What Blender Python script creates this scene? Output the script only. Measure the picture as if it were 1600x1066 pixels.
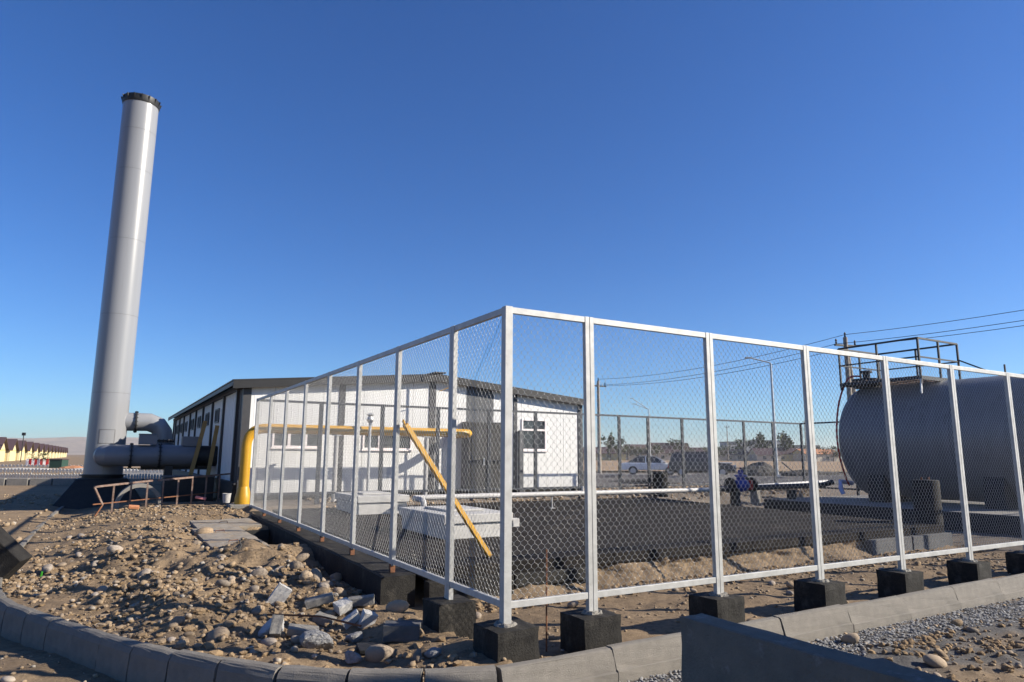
import bpy, bmesh, math, random
import numpy as np
from mathutils import Vector, Matrix
R = math.radians
for o in list(bpy.data.objects): bpy.data.objects.remove(o)
scn = bpy.context.scene
COL = scn.collection

# ------------------------------------------------------------------ camera
cam = bpy.data.cameras.new('camera')
cam.sensor_width = 36; cam.lens = 1063 / 1600 * 36
cam.clip_start = 0.05; cam.clip_end = 30000
camo = bpy.data.objects.new('camera', cam); COL.objects.link(camo)
EYE = 1.65
camo.location = (0, 0, EYE)
camo.rotation_euler = (Matrix.Rotation(R(90 + 9.63), 3, 'X') @ Matrix.Rotation(R(0.29), 3, 'Z')).to_euler()
scn.camera = camo
# ------------------------------------------------------------------ sky, sun, exposure
SUN_AZ, SUN_EL = R(-3.8), R(27.5)       # azimuth counted from +X towards +Y
w = bpy.data.worlds.new('World'); scn.world = w; w.use_nodes = True
nt = w.node_tree; bg = nt.nodes['Background']
sky = nt.nodes.new('ShaderNodeTexSky'); sky.sky_type = 'NISHITA'; sky.sun_disc = False
sky.sun_elevation = SUN_EL; sky.sun_rotation = R(90) - SUN_AZ
sky.altitude = 800; sky.air_density = 1.0; sky.dust_density = 0.6; sky.ozone_density = 1.6
hsv = nt.nodes.new('ShaderNodeHueSaturation'); hsv.inputs['Hue'].default_value = .505; hsv.inputs['Saturation'].default_value = 1.22   # a camera's deep blue
nt.links.new(sky.outputs[0], hsv.inputs['Color']); wb = nt.nodes.new('ShaderNodeMix'); wb.data_type = 'RGBA'; wb.blend_type = 'MULTIPLY'; wb.inputs[0].default_value = 1; wb.inputs[7].default_value = (.52, .835, 1.22, 1)   # white balance
nt.links.new(hsv.outputs[0], wb.inputs[6]); nt.links.new(wb.outputs[2], bg.inputs[0]); bg.inputs[1].default_value = 0.062
sun = bpy.data.lights.new('sun', 'SUN'); sun.energy = 5.0; sun.angle = R(0.5); sun.color = (1, 0.915, 0.78)
suno = bpy.data.objects.new('sun', sun); COL.objects.link(suno)
sd = Vector((math.cos(SUN_EL) * math.cos(SUN_AZ), math.cos(SUN_EL) * math.sin(SUN_AZ), math.sin(SUN_EL)))
suno.rotation_euler = sd.to_track_quat('Z', 'Y').to_euler(); suno.location = (30, -5, 30)
scn.view_settings.view_transform = 'Standard'; scn.view_settings.look = 'None'
scn.view_settings.exposure = 1.0; scn.view_settings.gamma = 1

# ------------------------------------------------------------------ site frame: u along the near fence, v away from the camera
PH = R(30.4)
CU = np.array([-0.041, 5.585]); UU = np.array([math.cos(PH), math.sin(PH)]); VV = np.array([-UU[1], UU[0]])
def P(u, v, z=0.0):
    q = CU + UU * u + VV * v
    return Vector((q[0], q[1], z))
rng = np.random.default_rng(7); random.seed(7)

# ------------------------------------------------------------------ materials
def mat(name, c1, c2=None, scale=6, rough=.8, metal=0, bump=0, bscale=60, spec=.4, lo=.35, hi=.65, detail=6, c3=None, s3=2.0, lo3=.55, hi3=.7, stretch=None, coat=0, wave=None):
    m = bpy.data.materials.new(name); m.use_nodes = True
    n = m.node_tree.nodes; l = m.node_tree.links; b = n['Principled BSDF']
    b.inputs['Roughness'].default_value = rough; b.inputs['Metallic'].default_value = metal
    b.inputs['Specular IOR Level'].default_value = spec; b.inputs['Coat Weight'].default_value = coat
    b.inputs['Base Color'].default_value = (*c1, 1)
    tc = n.new('ShaderNodeTexCoord'); src = tc.outputs['Object']
    if stretch:
        mp = n.new('ShaderNodeMapping'); mp.inputs['Scale'].default_value = stretch
        l.new(src, mp.inputs[0]); src = mp.outputs[0]
    col = None
    if c2:
        t = n.new('ShaderNodeTexNoise'); t.inputs['Scale'].default_value = scale; t.inputs['Detail'].default_value = detail
        t.inputs['Roughness'].default_value = .65
        l.new(src, t.inputs['Vector'])
        r = n.new('ShaderNodeMapRange'); r.inputs[1].default_value = lo; r.inputs[2].default_value = hi
        l.new(t.outputs[0], r.inputs[0])
        x = n.new('ShaderNodeMix'); x.data_type = 'RGBA'
        x.inputs[6].default_value = (*c1, 1); x.inputs[7].default_value = (*c2, 1)
        l.new(r.outputs[0], x.inputs[0]); col = x.outputs[2]
        if c3:
            t3 = n.new('ShaderNodeTexNoise'); t3.inputs['Scale'].default_value = s3; t3.inputs['Detail'].default_value = 8
            t3.inputs['Roughness'].default_value = .7; l.new(src, t3.inputs['Vector'])
            r3 = n.new('ShaderNodeMapRange'); r3.inputs[1].default_value = lo3; r3.inputs[2].default_value = hi3
            l.new(t3.outputs[0], r3.inputs[0])
            x3 = n.new('ShaderNodeMix'); x3.data_type = 'RGBA'; x3.inputs[7].default_value = (*c3, 1)
            l.new(col, x3.inputs[6]); l.new(r3.outputs[0], x3.inputs[0]); col = x3.outputs[2]
        l.new(col, b.inputs['Base Color'])
    if bump:
        t2 = n.new('ShaderNodeTexNoise'); t2.inputs['Scale'].default_value = bscale; t2.inputs['Detail'].default_value = 8
        t2.inputs['Roughness'].default_value = .7; l.new(src, t2.inputs['Vector'])
        bp = n.new('ShaderNodeBump'); bp.inputs['Strength'].default_value = bump; bp.inputs['Distance'].default_value = .02
        l.new(t2.outputs[0], bp.inputs['Height']); l.new(bp.outputs[0], b.inputs['Normal'])
    return m
def random_tint(m, amount=.35):
    """vary the base colour from object to object"""
    n = m.node_tree.nodes; l = m.node_tree.links; b = n['Principled BSDF']
    oi = n.new('ShaderNodeObjectInfo'); mr = n.new('ShaderNodeMapRange')
    mr.inputs[3].default_value = 1 - amount; mr.inputs[4].default_value = 1 + amount * .6
    l.new(oi.outputs['Random'], mr.inputs[0])
    hs = n.new('ShaderNodeHueSaturation'); l.new(mr.outputs[0], hs.inputs['Value'])
    mr2 = n.new('ShaderNodeMapRange'); mr2.inputs[3].default_value = .6; mr2.inputs[4].default_value = 1.25
    mu = n.new('ShaderNodeMath'); mu.operation = 'FRACT'; m7 = n.new('ShaderNodeMath'); m7.operation = 'MULTIPLY'; m7.inputs[1].default_value = 7.3
    l.new(oi.outputs['Random'], m7.inputs[0]); l.new(m7.outputs[0], mu.inputs[0]); l.new(mu.outputs[0], mr2.inputs[0]); l.new(mr2.outputs[0], hs.inputs['Saturation'])
    lk = b.inputs['Base Color'].links
    if lk: l.new(lk[0].from_socket, hs.inputs['Color'])
    else: hs.inputs['Color'].default_value = b.inputs['Base Color'].default_value
    l.new(hs.outputs[0], b.inputs['Base Color'])
    return m
MT = {}
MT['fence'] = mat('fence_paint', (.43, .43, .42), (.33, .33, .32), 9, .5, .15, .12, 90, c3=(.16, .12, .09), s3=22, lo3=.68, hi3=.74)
MT['fence_shaded'] = mat('fence_paint_shaded', (.045, .05, .06), (.03, .034, .042), 9, .55, .1)  # darker copy of the fence paint: backlit shade put into the colour
MT['wire'] = mat('galvanised_wire', (.40, .40, .395), rough=.38, metal=.75)
MT['rust'] = mat('rusty_steel', (.24, .10, .045), (.13, .06, .035), 14, .85, .1, .3, 80)
MT['rustpale'] = mat('rusty_painted_steel', (.15, .085, .06), (.24, .18, .15), 10, .8, .1, .3, 60)
MT['bitumen'] = mat('bitumen_coated_concrete', (.012, .011, .0105), (.026, .024, .021), 7, .8, 0, .6, 50, c3=(.075, .067, .057), s3=4, lo3=.54, hi3=.74, spec=.25)
MT['bitumen_black'] = mat('bitumen_paint', (.012, .012, .013), (.022, .022, .022), 9, .6, 0, .3, 40)
MT['concrete'] = mat('grey_concrete', (.24, .225, .20), (.18, .17, .155), 7, .9, 0, .5, 70, c3=(.16, .15, .14), s3=9, lo3=.62, hi3=.74)
MT['dusty_concrete'] = mat('dusty_concrete', (.30, .265, .22), (.23, .195, .15), 4, .92, 0, .5, 70, c3=(.30, .22, .14), s3=3, lo3=.5, hi3=.62)
MT['beam_concrete'] = mat('weathered_beam_concrete', (.21, .185, .15), (.15, .135, .112), 4, .9, 0, .9, 60, c3=(.26, .245, .225), s3=7, lo3=.58, hi3=.7)
MT['concrete_dark'] = mat('dark_concrete', (.11, .11, .112), (.08, .08, .082), 5, .85, 0, .4, 60, c3=(.09, .09, .09), s3=11, lo3=.62, hi3=.72)
MT['concrete_pale'] = mat('pale_concrete', (.45, .44, .42), (.37, .36, .345), 8, .85, 0, .3, 60)
MT['kerb'] = mat('kerb_concrete', (.205, .187, .163), (.15, .138, .122), 5, .92, 0, .6, 110, c3=(.14, .13, .12), s3=13, lo3=.63, hi3=.72)
MT['pad'] = mat('bitumen_pad', (.018, .016, .015), (.028, .025, .023), 3, .95, 0, .4, 90, c3=(.085, .073, .06), s3=1.1, lo3=.56, hi3=.80, spec=.08)
MT['soilwall'] = mat('cut_soil', (.22, .158, .098), (.15, .107, .067), 6, .95, 0, .9, 30, c3=(.14, .10, .065), s3=5, lo3=.57, hi3=.7)
MT['grey_paint'] = mat('grey_painted_steel', (.235, .24, .25), (.205, .21, .22), 1.2, .27, 0, .0, 5, spec=.55, c3=(.17, .165, .16), s3=3.0, lo3=.60, hi3=.80, stretch=(2.2, 2.2, .12))
MT['seam'] = mat('weld_seam', (.09, .09, .095), rough=.6)
MT['black_steel'] = mat('black_steel', (.018, .018, .019), (.03, .03, .03), 8, .5, .2, .1, 60)
MT['duct'] = mat('duct_grey_paint', (.18, .185, .20), (.155, .16, .172), 3, .4, 0, .05, 20)
MT['white_wall'] = mat('white_sheet_metal', (.65, .65, .64), (.58, .58, .57), 1.1, .5, 0, .02, 20, c3=(.46, .43, .38), s3=2.6, lo3=.60, hi3=.80, stretch=(2.5, 2.5, .3))
MT['trim'] = mat('dark_grey_trim', (.045, .045, .048), (.036, .036, .04), 5, .5)
MT['greypanel'] = mat('grey_wall_panel', (.075, .078, .085), (.065, .068, .073), 4, .5)
MT['roof'] = mat('dark_roof_sheet', (.028, .027, .027), (.022, .021, .021), 3, .5, .1)
MT['fascia_dark'] = mat('dark_fascia', (.016, .016, .017), (.012, .012, .013), 4, .55)
MT['glass'] = mat('window_glass', (.03, .035, .04), rough=.08, spec=.7)
MT['frame_white'] = mat('white_window_frame', (.78, .76, .75), (.70, .60, .60), 20, .5)
MT['dark_in'] = mat('dark_doorway', (.02, .02, .02), (.03, .03, .03), 20, .8)
MT['yellow'] = mat('yellow_gas_paint', (.54, .285, .015), (.45, .235, .014), 4, .42, 0, .12, 30, c3=(.30, .19, .06), s3=9, lo3=.64, hi3=.74)
MT['yellow_dirty'] = mat('worn_yellow_paint', (.48, .26, .02), (.36, .20, .03), 18, .55, 0, .2, 50)
MT['wood'] = mat('yellowed_wood', (.42, .27, .09), (.28, .17, .07), 12, .8, 0, .3, 50, stretch=(8, 8, 1))
MT['white_pipe'] = mat('white_painted_pipe', (.42, .41, .40), (.36, .35, .34), 10, .5, 0, .1, 60)
MT['black_pipe'] = mat('black_pipe', (.025, .028, .035), (.04, .04, .045), 8, .4, 0)
MT['tank'] = mat('tank_grey_paint', (.165, .168, .175), (.135, .138, .145), 1.5, .42, .1, .03, 8, c3=(.10, .095, .09), s3=2.4, lo3=.56, hi3=.75, stretch=(2.5, 2.5, .35))
MT['blue'] = mat('blue_valve_paint', (.02, .05, .32), (.02, .04, .24), 8, .35)
MT['red'] = mat('red_paint', (.45, .03, .03), (.35, .02, .02), 8, .4)
MT['lilac'] = mat('pale_blue_plastic', (.45, .47, .70), rough=.5)
MT['steel'] = mat('galvanised_steel', (.50, .51, .52), (.42, .43, .44), 10, .42, .4)
MT['stone'] = random_tint(mat('river_stone', (.31, .232, .155), (.26, .20, .142), 7, .9, 0, .35, 50, c3=(.21, .16, .11), s3=16, lo3=.55, hi3=.68), .38)
MT['pebble'] = mat('pebbles', (.33, .24, .15), (.20, .15, .10), 3.2, .92, 0, .3, 70, c3=(.31, .28, .24), s3=7, lo3=.55, hi3=.6)
MT['clod'] = mat('soil_clods', (.27, .19, .112), (.20, .14, .085), 5, .95, 0, .6, 60, c3=(.34, .255, .165), s3=8, lo3=.55, hi3=.65, spec=.15)
MT['crushed'] = mat('crushed_stone', (.29, .285, .28), (.19, .187, .185), 24, .9, 0, .3, 60)
MT['lump'] = mat('rough_concrete_lump', (.32, .315, .31), (.19, .187, .185), 45, .95, 0, 1, 60)
MT['leaf'] = mat('foliage', (.045, .060, .022), (.075, .085, .035), 4, .8)
MT['bark'] = mat('bark', (.12, .09, .07), (.08, .06, .05), 10, .9)
MT['white_car'] = mat('white_car_paint', (.75, .76, .78), rough=.25, coat=.6)
MT['dark_car'] = mat('dark_grey_car_paint', (.045, .05, .055), rough=.25, coat=.6)
MT['silver_car'] = mat('silver_car_paint', (.5, .5, .5), rough=.3, metal=.3)
MT['rubber'] = mat('rubber', (.02, .02, .02), (.03, .03, .03), 20, .85)
MT['lamp_lens'] = mat('car_lamp_lens', (.6, .6, .6), rough=.15)
MT['yellow_house'] = mat('yellow_plaster', (.55, .43, .19), (.50, .39, .17), 1, .85)
MT['cream_house'] = mat('cream_plaster', (.58, .49, .28), rough=.85)
MT['brown_roof'] = mat('brown_metal_roof', (.075, .045, .045), (.06, .037, .037), 2, .6)
MT['picket'] = mat('whitewashed_picket', (.50, .48, .45), (.36, .34, .31), 4, .85)
MT['brickhouse'] = mat('plastered_house_wall', (.52, .46, .38), (.46, .40, .33), .6, .9)
MT['apart'] = mat('apartment_concrete', (.34, .34, .35), (.30, .30, .31), .5, .9)
MT['green'] = mat('dark_green_sheet', (.02, .05, .035), rough=.6)
MT['orange'] = mat('orange_rubble', (.45, .20, .09), (.36, .17, .09), 2, .9, 0, .6, 6)
MT['pole_wood'] = mat('weathered_pole', (.30, .26, .21), (.22, .19, .16), 4, .9, stretch=(6, 6, 1))
MT['cable'] = mat('cable', (.03, .03, .035), rough=.6)
MT['hill'] = mat('dry_hillside', (.30, .245, .20), (.22, .18, .15), .004, .95, detail=10, c3=(.17, .15, .13), s3=.012, lo3=.5, hi3=.7)
MT['field'] = mat('dry_field', (.29, .19, .10), (.22, .145, .08), .15, .95, 0, .5, 2, c3=(.20, .17, .09), s3=.05, lo3=.55, hi3=.7)
MT['pink'] = mat('pink_plastic', (.60, .22, .22), rough=.6)
MT['orange_brick'] = mat('orange_brick', (.52, .22, .10), (.42, .18, .09), 20, .9)
MT['lime'] = mat('green_tape', (.05, .35, .03), rough=.5)

# ------------------------------------------------------------------ mesh helpers
class B:
    def __init__(s): s.v = []; s.f = []
    def add(s, vs, fs):
        o = len(s.v); s.v += [tuple(p) for p in vs]; s.f += [tuple(i + o for i in f) for f in fs]; return s
    def box(s, x0, x1, y0, y1, z0, z1):
        return s.add([(x0, y0, z0), (x1, y0, z0), (x1, y1, z0), (x0, y1, z0), (x0, y0, z1), (x1, y0, z1), (x1, y1, z1), (x0, y1, z1)],
                     [(3, 2, 1, 0), (4, 5, 6, 7), (0, 1, 5, 4), (1, 2, 6, 5), (2, 3, 7, 6), (3, 0, 4, 7)])
    def prism(s, poly, a, b, axis):
        """extrude a 2-D polygon from a to b along axis 0/1/2"""
        n = len(poly)
        def pt(p, t):
            q = list(p); q.insert(axis, t); return q
        return s.add([pt(p, a) for p in poly] + [pt(p, b) for p in poly],
                     [tuple(range(n))[::-1], tuple(range(n, 2 * n))] + [(i, (i + 1) % n, n + (i + 1) % n, n + i) for i in range(n)])
    def bar(s, p, q, w, h, up=(0, 0, 1)):
        p = Vector(p); q = Vector(q); d = (q - p).normalized(); up = Vector(up)
        if abs(d.dot(up)) > .97: up = Vector((0, 1, 0))
        a = d.cross(up).normalized() * w / 2; b = a.cross(d).normalized() * h / 2
        vs = [c + sa * a + sb * b for c in (p, q) for sa, sb in ((-1, -1), (1, -1), (1, 1), (-1, 1))]
        return s.add(vs, [(0, 1, 2, 3), (7, 6, 5, 4), (0, 4, 5, 1), (1, 5, 6, 2), (2, 6, 7, 3), (3, 7, 4, 0)])
    def tube(s, pts, r, n=10, caps=True):
        pts = [Vector(p) for p in pts]; k = len(pts)
        rs = r if hasattr(r, '__len__') else [r] * k
        d0 = (pts[1] - pts[0]).normalized(); up = Vector((0, 0, 1)) if abs(d0.z) < .9 else Vector((1, 0, 0))
        a = d0.cross(up).normalized(); vs = []
        for i, p in enumerate(pts):
            d = (pts[min(i + 1, k - 1)] - pts[max(i - 1, 0)]).normalized()
            a = (a - d * a.dot(d)).normalized(); b = d.cross(a)
            for j in range(n):
                t = 2 * math.pi * j / n; vs.append(p + (a * math.cos(t) + b * math.sin(t)) * rs[i])
        fs = [(i * n + j, i * n + (j + 1) % n, (i + 1) * n + (j + 1) % n, (i + 1) * n + j) for i in range(k - 1) for j in range(n)]
        if caps: fs += [tuple(range(n))[::-1], tuple(range((k - 1) * n, k * n))]
        return s.add(vs, fs)
    def lathe(s, prof, n=24, c=(0, 0, 0), axis='Z', cap=True):
        c = Vector(c); vs = []
        for r, h in prof:
            for j in range(n):
                t = 2 * math.pi * j / n; x, y = r * math.cos(t), r * math.sin(t)
                vs.append(c + Vector({'Z': (x, y, h), 'Y': (x, h, y), 'X': (h, x, y)}[axis]))
        k = len(prof)
        fs = [(i * n + j, i * n + (j + 1) % n, (i + 1) * n + (j + 1) % n, (i + 1) * n + j) for i in range(k - 1) for j in range(n)]
        if cap: fs += [tuple(range(n))[::-1], tuple(range((k - 1) * n, k * n))]
        return s.add(vs, fs)
    def mesh(s, name, m, smooth=None):
        me = bpy.data.meshes.new(name); me.from_pydata(s.v, [], s.f)
        bm = bmesh.new(); bm.from_mesh(me); bmesh.ops.recalc_face_normals(bm, faces=bm.faces); bm.to_mesh(me); bm.free()
        me.materials.append(MT[m] if isinstance(m, str) else m)
        if smooth is not None:
            me.polygons.foreach_set('use_smooth', [True] * len(me.polygons)); me.set_sharp_from_angle(angle=R(smooth))
        return me
    def obj(s, name, m, parent=None, smooth=None, bevel=0, loc=None, rot=None):
        o = link(name, s.mesh(name, m, smooth), parent, loc, rot)
        if bevel:
            b = o.modifiers.new('bevel', 'BEVEL'); b.width = bevel; b.segments = 2; b.limit_method = 'ANGLE'
        return o
def link(name, me, parent=None, loc=None, rot=None):
    o = bpy.data.objects.new(name, me); COL.objects.link(o)
    if parent: o.parent = parent
    if loc is not None: o.location = loc
    if rot is not None: o.rotation_euler = rot
    return o
def tag(o, label, cat, group=None):
    o['label'] = label; o['category'] = cat
    if group: o['group'] = group
    return o
def struct(o, kind='structure', label=None):
    o['kind'] = kind
    if label: o['label'] = label
    return o
from mathutils import noise as mnoise
def rough(o, cuts=5, amp=.006, freq=9.0):
    bm = bmesh.new(); bm.from_mesh(o.data); bmesh.ops.subdivide_edges(bm, edges=bm.edges[:], cuts=cuts, use_grid_fill=True); bm.normal_update()
    off = Vector((random.uniform(0, 50), random.uniform(0, 50), random.uniform(0, 50)))
    for v in bm.verts:
        q = v.co * freq + off; e = 1.0 + 2.2 * max(0, len(v.link_edges) == 3)
        k = mnoise.noise(q) + .5 * mnoise.noise(q * 2.7); sharp = max((a.calc_face_angle(0) or 0) for a in v.link_edges if len(a.link_faces) == 2)
        v.co += v.normal * amp * (k * (1.0 if sharp < .5 else 1.6) - (.9 if sharp > .5 else 0))
    bm.to_mesh(o.data); bm.free()
    for m_ in list(o.modifiers): o.modifiers.remove(m_)
    return o
def thing(name, label, cat, loc=(0, 0, 0), rz=0, group=None):
    o = bpy.data.objects.new(name, None); COL.objects.link(o); o.empty_display_size = .2
    o.location = loc; o.rotation_euler = (0, 0, rz)
    return tag(o, label, cat, group)
def site(name, label, cat, u=0, v=0, z=0, group=None):
    return thing(name, label, cat, P(u, v, z), PH, group)
def bend(pts, r, n=6):
    """round the corners of a polyline"""
    pts = [Vector(p) for p in pts]; out = [pts[0]]
    for i in range(1, len(pts) - 1):
        a, b, c = pts[i - 1], pts[i], pts[i + 1]
        d1 = (a - b).normalized(); d2 = (c - b).normalized()
        p1 = b + d1 * r; p2 = b + d2 * r
        for k in range(n + 1):
            t = k / n; out.append(p1 * (1 - t) ** 2 + b * 2 * t * (1 - t) + p2 * t * t)
    return out + [pts[-1]]

# ------------------------------------------------------------------ noise and terrain
def vnoise(x, y, seed=0):
    xi = np.floor(x).astype(np.int64); yi = np.floor(y).astype(np.int64); xf = x - xi; yf = y - yi
    def h(a, b):
        n = (a * 374761393 + b * 668265263 + seed * 974711) & 0x7fffffff
        n = ((n ^ (n >> 13)) * 1274126177) & 0x7fffffff
        return ((n ^ (n >> 16)) & 0xffff) / 65535.0
    sx = xf * xf * (3 - 2 * xf); sy = yf * yf * (3 - 2 * yf)
    return (h(xi, yi) * (1 - sx) + h(xi + 1, yi) * sx) * (1 - sy) + (h(xi, yi + 1) * (1 - sx) + h(xi + 1, yi + 1) * sx) * sy
def fbm(x, y, octv=4, seed=0):
    a = 1.0; t = 0; s = 0
    for k in range(octv):
        t = t + a * (vnoise(x * 2 ** k, y * 2 ** k, seed + k * 17) - .5); s += a; a *= .55
    return t / s * 2
def ss(a, b, t):
    t = np.clip((t - a) / (b - a), 0, 1); return t * t * (3 - 2 * t)
def lerp(a, b, t): return a + (b - a) * t
KERB = [(30, -.28), (12, -.28), (9, -.28), (6, -.29), (3, -.31), (1.5, -.33), (.6, -.36), (.05, -.39), (-.35, -.36), (-.75, -.22), (-1.15, .02), (-1.55, .35), (-1.9, .78), (-2.22, 1.3), (-2.52, 1.9), (-2.85, 2.65), (-3.2, 3.4), (-3.52, 4.2), (-3.7, 5.2), (-3.78, 6.3), (-3.8, 9), (-3.7, 14), (-3.6, 21), (-3.6, 40)]
def catmull(pts, n=24):
    p = np.array([pts[0]] + list(pts) + [pts[-1]], float); out = []
    for i in range(1, len(p) - 2):
        for t in np.linspace(0, 1, n, endpoint=False):
            a, b, c, d = p[i - 1], p[i], p[i + 1], p[i + 2]
            out.append(.5 * ((2 * b) + (c - a) * t + (2 * a - 5 * b + 4 * c - d) * t * t + (3 * b - a - 3 * c + d) * t ** 3))
    return np.array(out + [p[-2]])
KC = catmull(KERB); KT = np.gradient(KC, axis=0); KT /= np.linalg.norm(KT, axis=1)[:, None]
KN = np.stack([KT[:, 1], -KT[:, 0]], 1)          # points to the inside of the site (checked below)
if (KN[100] @ (np.array([3, 5]) - KC[100])) < 0: KN = -KN
def kerb_dist(u, v):
    out = np.empty(u.shape); f = u.ravel(); g = v.ravel(); res = np.empty(f.shape)
    K = KC[::4]; N = KN[::4]
    for s in range(0, len(f), 20000):
        a = np.stack([f[s:s + 20000], g[s:s + 20000]], 1)[:, None, :] - K[None]
        d2 = (a ** 2).sum(2); i = d2.argmin(1); d = np.sqrt(d2[np.arange(len(i)), i])
        sg = np.sign((a[np.arange(len(i)), i] * N[i]).sum(1)); res[s:s + 20000] = d * sg
    return res.reshape(u.shape)
def uv(x, y):
    dx = x - CU[0]; dy = y - CU[1]
    return dx * UU[0] + dy * UU[1], dx * VV[0] + dy * VV[1]
def height(x, y):
    x = np.asarray(x, float); y = np.asarray(y, float)
    u, v = uv(x, y); dk = kerb_dist(u, v)
    near = ss(60, 25, np.hypot(x, y))
    n1 = fbm(x * .9, y * .9, 3, 1); n2 = fbm(x * 3.1, y * 3.1, 4, 5); n3 = fbm(x * 9, y * 9, 3, 9)
    # outside the kerb
    zo = lerp(-.10, .30, ss(4, 13, v)) + (.035 * n1 + .03 * n2 + .012 * n3) * near
    zo = np.where(u > 0, -.04 + (.03 * n1 + .04 * n2 + .025 * n3) * near * ss(-.4, -1.0, v) - .02 * ss(-.4, -1, v), zo)
    # dirt mound left of the fence
    rg = 1 - 2 * np.abs(fbm(x * .75 + 3, y * .75, 3, 44))
    zl = lerp(.08, .34, ss(.1, 1.9, dk)) + .20 * (rg - .42) * ss(.1, 1.0, dk) * ss(8.5, 5.5, v) + .15 * ss(5, 11, v) - .08 * ss(13, 17, v)
    zl = zl + (.07 * n1 + .085 * n2 + .06 * n3) * (.35 + .65 * ss(0.1, .8, dk)) * lerp(1, .35, ss(6, 11, v))
    ridge = np.exp(-((u + 2.25 + .18 * np.sin(v * 2.1)) / .42) ** 2) * ss(1.0, 1.8, v) * ss(6.5, 4.0, v)
    ridge2 = np.exp(-((u + 1.15 + .12 * np.sin(v * 2.7 + 1)) / .30) ** 2) * ss(2.0, 2.8, v) * ss(7.0, 5.2, v)
    zl = zl + .07 * ridge + .08 * ridge2
    low = ss(-1.75, -1.0, u) * ss(2.6, 1.7, v)
    zl = lerp(zl, .05 + .05 * n2 + .03 * n3, low)
    dip = ss(-.85, -.35, u) * ss(5.2, 4.2, v)
    zl = lerp(zl, .14 + .05 * n2 + .02 * n3, dip)
    cov = ss(-1.75, -1.45, u) * ss(4.9, 5.3, v) * ss(10.0, 9.6, v)
    zl = lerp(zl, .385 + .035 * n2 + .03 * n3, cov)
    hole = ss(-.76, -.66, u) * ss(5.55, 5.65, v) * ss(8.1, 8.0, v)
    zl = lerp(zl, -.5, hole)
    # inside the fence
    zi = .05 + .02 * n1 + .035 * n2 + .012 * n3
    zi = lerp(zi, .56 + .02 * n2, ss(10.2, 10.9, v))
    zi = lerp(zi, .10 + .06 * n2, ss(10.4, 10.8, u) * ss(10.5, 9, v))
    z = np.where(u < -.05, zl, zi)
    z = np.where(dk > 0.02, z, zo)
    far = ss(14, 40, v)
    z = lerp(z, .28, far)
    return z
def axis_lines(a, b, st, lo, hi, g=1.13):
    m = list(np.arange(a, b + st / 2, st)); s = st; p = a; l = []
    while p > lo: s *= g; p -= s; l.append(p)
    r = []; s = st; p = b
    while p < hi: s *= g; p += s; r.append(p)
    return np.array(l[::-1] + m + r)
gx = axis_lines(-8.5, 7.5, .045, -5000, 5000); gy = axis_lines(3.6, 14.5, .05, -300, 6000)
X, Y = np.meshgrid(gx, gy); Z = height(X, Y)
def grid_mesh(name, X, Y, Z, m, smooth=True):
    ny, nx = X.shape; me = bpy.data.meshes.new(name)
    co = np.stack([X, Y, Z], 2).reshape(-1, 3); i = np.arange(nx * ny).reshape(ny, nx)
    q = np.stack([i[:-1, :-1], i[:-1, 1:], i[1:, 1:], i[1:, :-1]], 2).reshape(-1)
    me.vertices.add(len(co)); me.vertices.foreach_set('co', co.ravel())
    nf = len(q) // 4; me.loops.add(len(q)); me.loops.foreach_set('vertex_index', q)
    me.polygons.add(nf); me.polygons.foreach_set('loop_start', np.arange(nf) * 4); me.polygons.foreach_set('loop_total', np.full(nf, 4))
    me.update(); me.validate(); me.polygons.foreach_set('use_smooth', np.full(nf, smooth)); me.materials.append(m)
    return me
def ground_material():
    m = bpy.data.materials.new('dry_dirt'); m.use_nodes = True; n = m.node_tree.nodes; l = m.node_tree.links; b = n['Principled BSDF']
    b.inputs['Roughness'].default_value = .95; b.inputs['Specular IOR Level'].default_value = .2
    tc = n.new('ShaderNodeTexCoord')
    def noise(s, d=8, r=.65):
        t = n.new('ShaderNodeTexNoise'); t.inputs['Scale'].default_value = s; t.inputs['Detail'].default_value = d; t.inputs['Roughness'].default_value = r
        l.new(tc.outputs['Object'], t.inputs['Vector']); return t.outputs[0]
    def rngm(s, a, c):
        r = n.new('ShaderNodeMapRange'); r.inputs[1].default_value = a; r.inputs[2].default_value = c; l.new(s, r.inputs[0]); return r.outputs[0]
    def mix(f, a, c):
        x = n.new('ShaderNodeMix'); x.data_type = 'RGBA'
        for s, k in ((a, 6), (c, 7)):
            if isinstance(s, tuple): x.inputs[k].default_value = (*s, 1)
            else: l.new(s, x.inputs[k])
        l.new(f, x.inputs[0]); return x.outputs[2]
    c = mix(rngm(noise(1.1), .35, .65), (.27, .195, .122), (.195, .14, .088))
    c = mix(rngm(noise(14), .45, .7), c, (.15, .107, .067))
    c = mix(rngm(noise(55, 4), .62, .70), c, (.40, .315, .215))
    at = n.new('ShaderNodeAttribute'); at.attribute_name = 'gravel'
    g = mix(rngm(noise(9), .35, .65), (.13, .122, .115), (.075, .07, .067)); g = mix(rngm(noise(40, 4), .6, .7), g, (.22, .205, .19))
    c = mix(at.outputs['Fac'], c, g); l.new(c, b.inputs['Base Color'])
    bp = n.new('ShaderNodeBump'); bp.inputs['Strength'].default_value = .9; bp.inputs['Distance'].default_value = .02; l.new(noise(38, 9, .75), bp.inputs['Height'])
    l.new(bp.outputs[0], b.inputs['Normal'])
    return m
MT['ground'] = ground_material()
gm = grid_mesh('ground', X, Y, Z, MT['ground'])
U_, V_ = uv(X, Y)
gw = np.clip(ss(10, 11, V_) * ss(-.5, .5, U_) * .55 + ss(14, 18, V_) * ss(4, 8, U_) * .9 * ss(45, 38, Y), 0, 1)                              # gravelly ground behind the far fence
gw = np.maximum(gw, ss(10.4, 11, U_) * ss(-.1, .3, V_) * .7)
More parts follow.
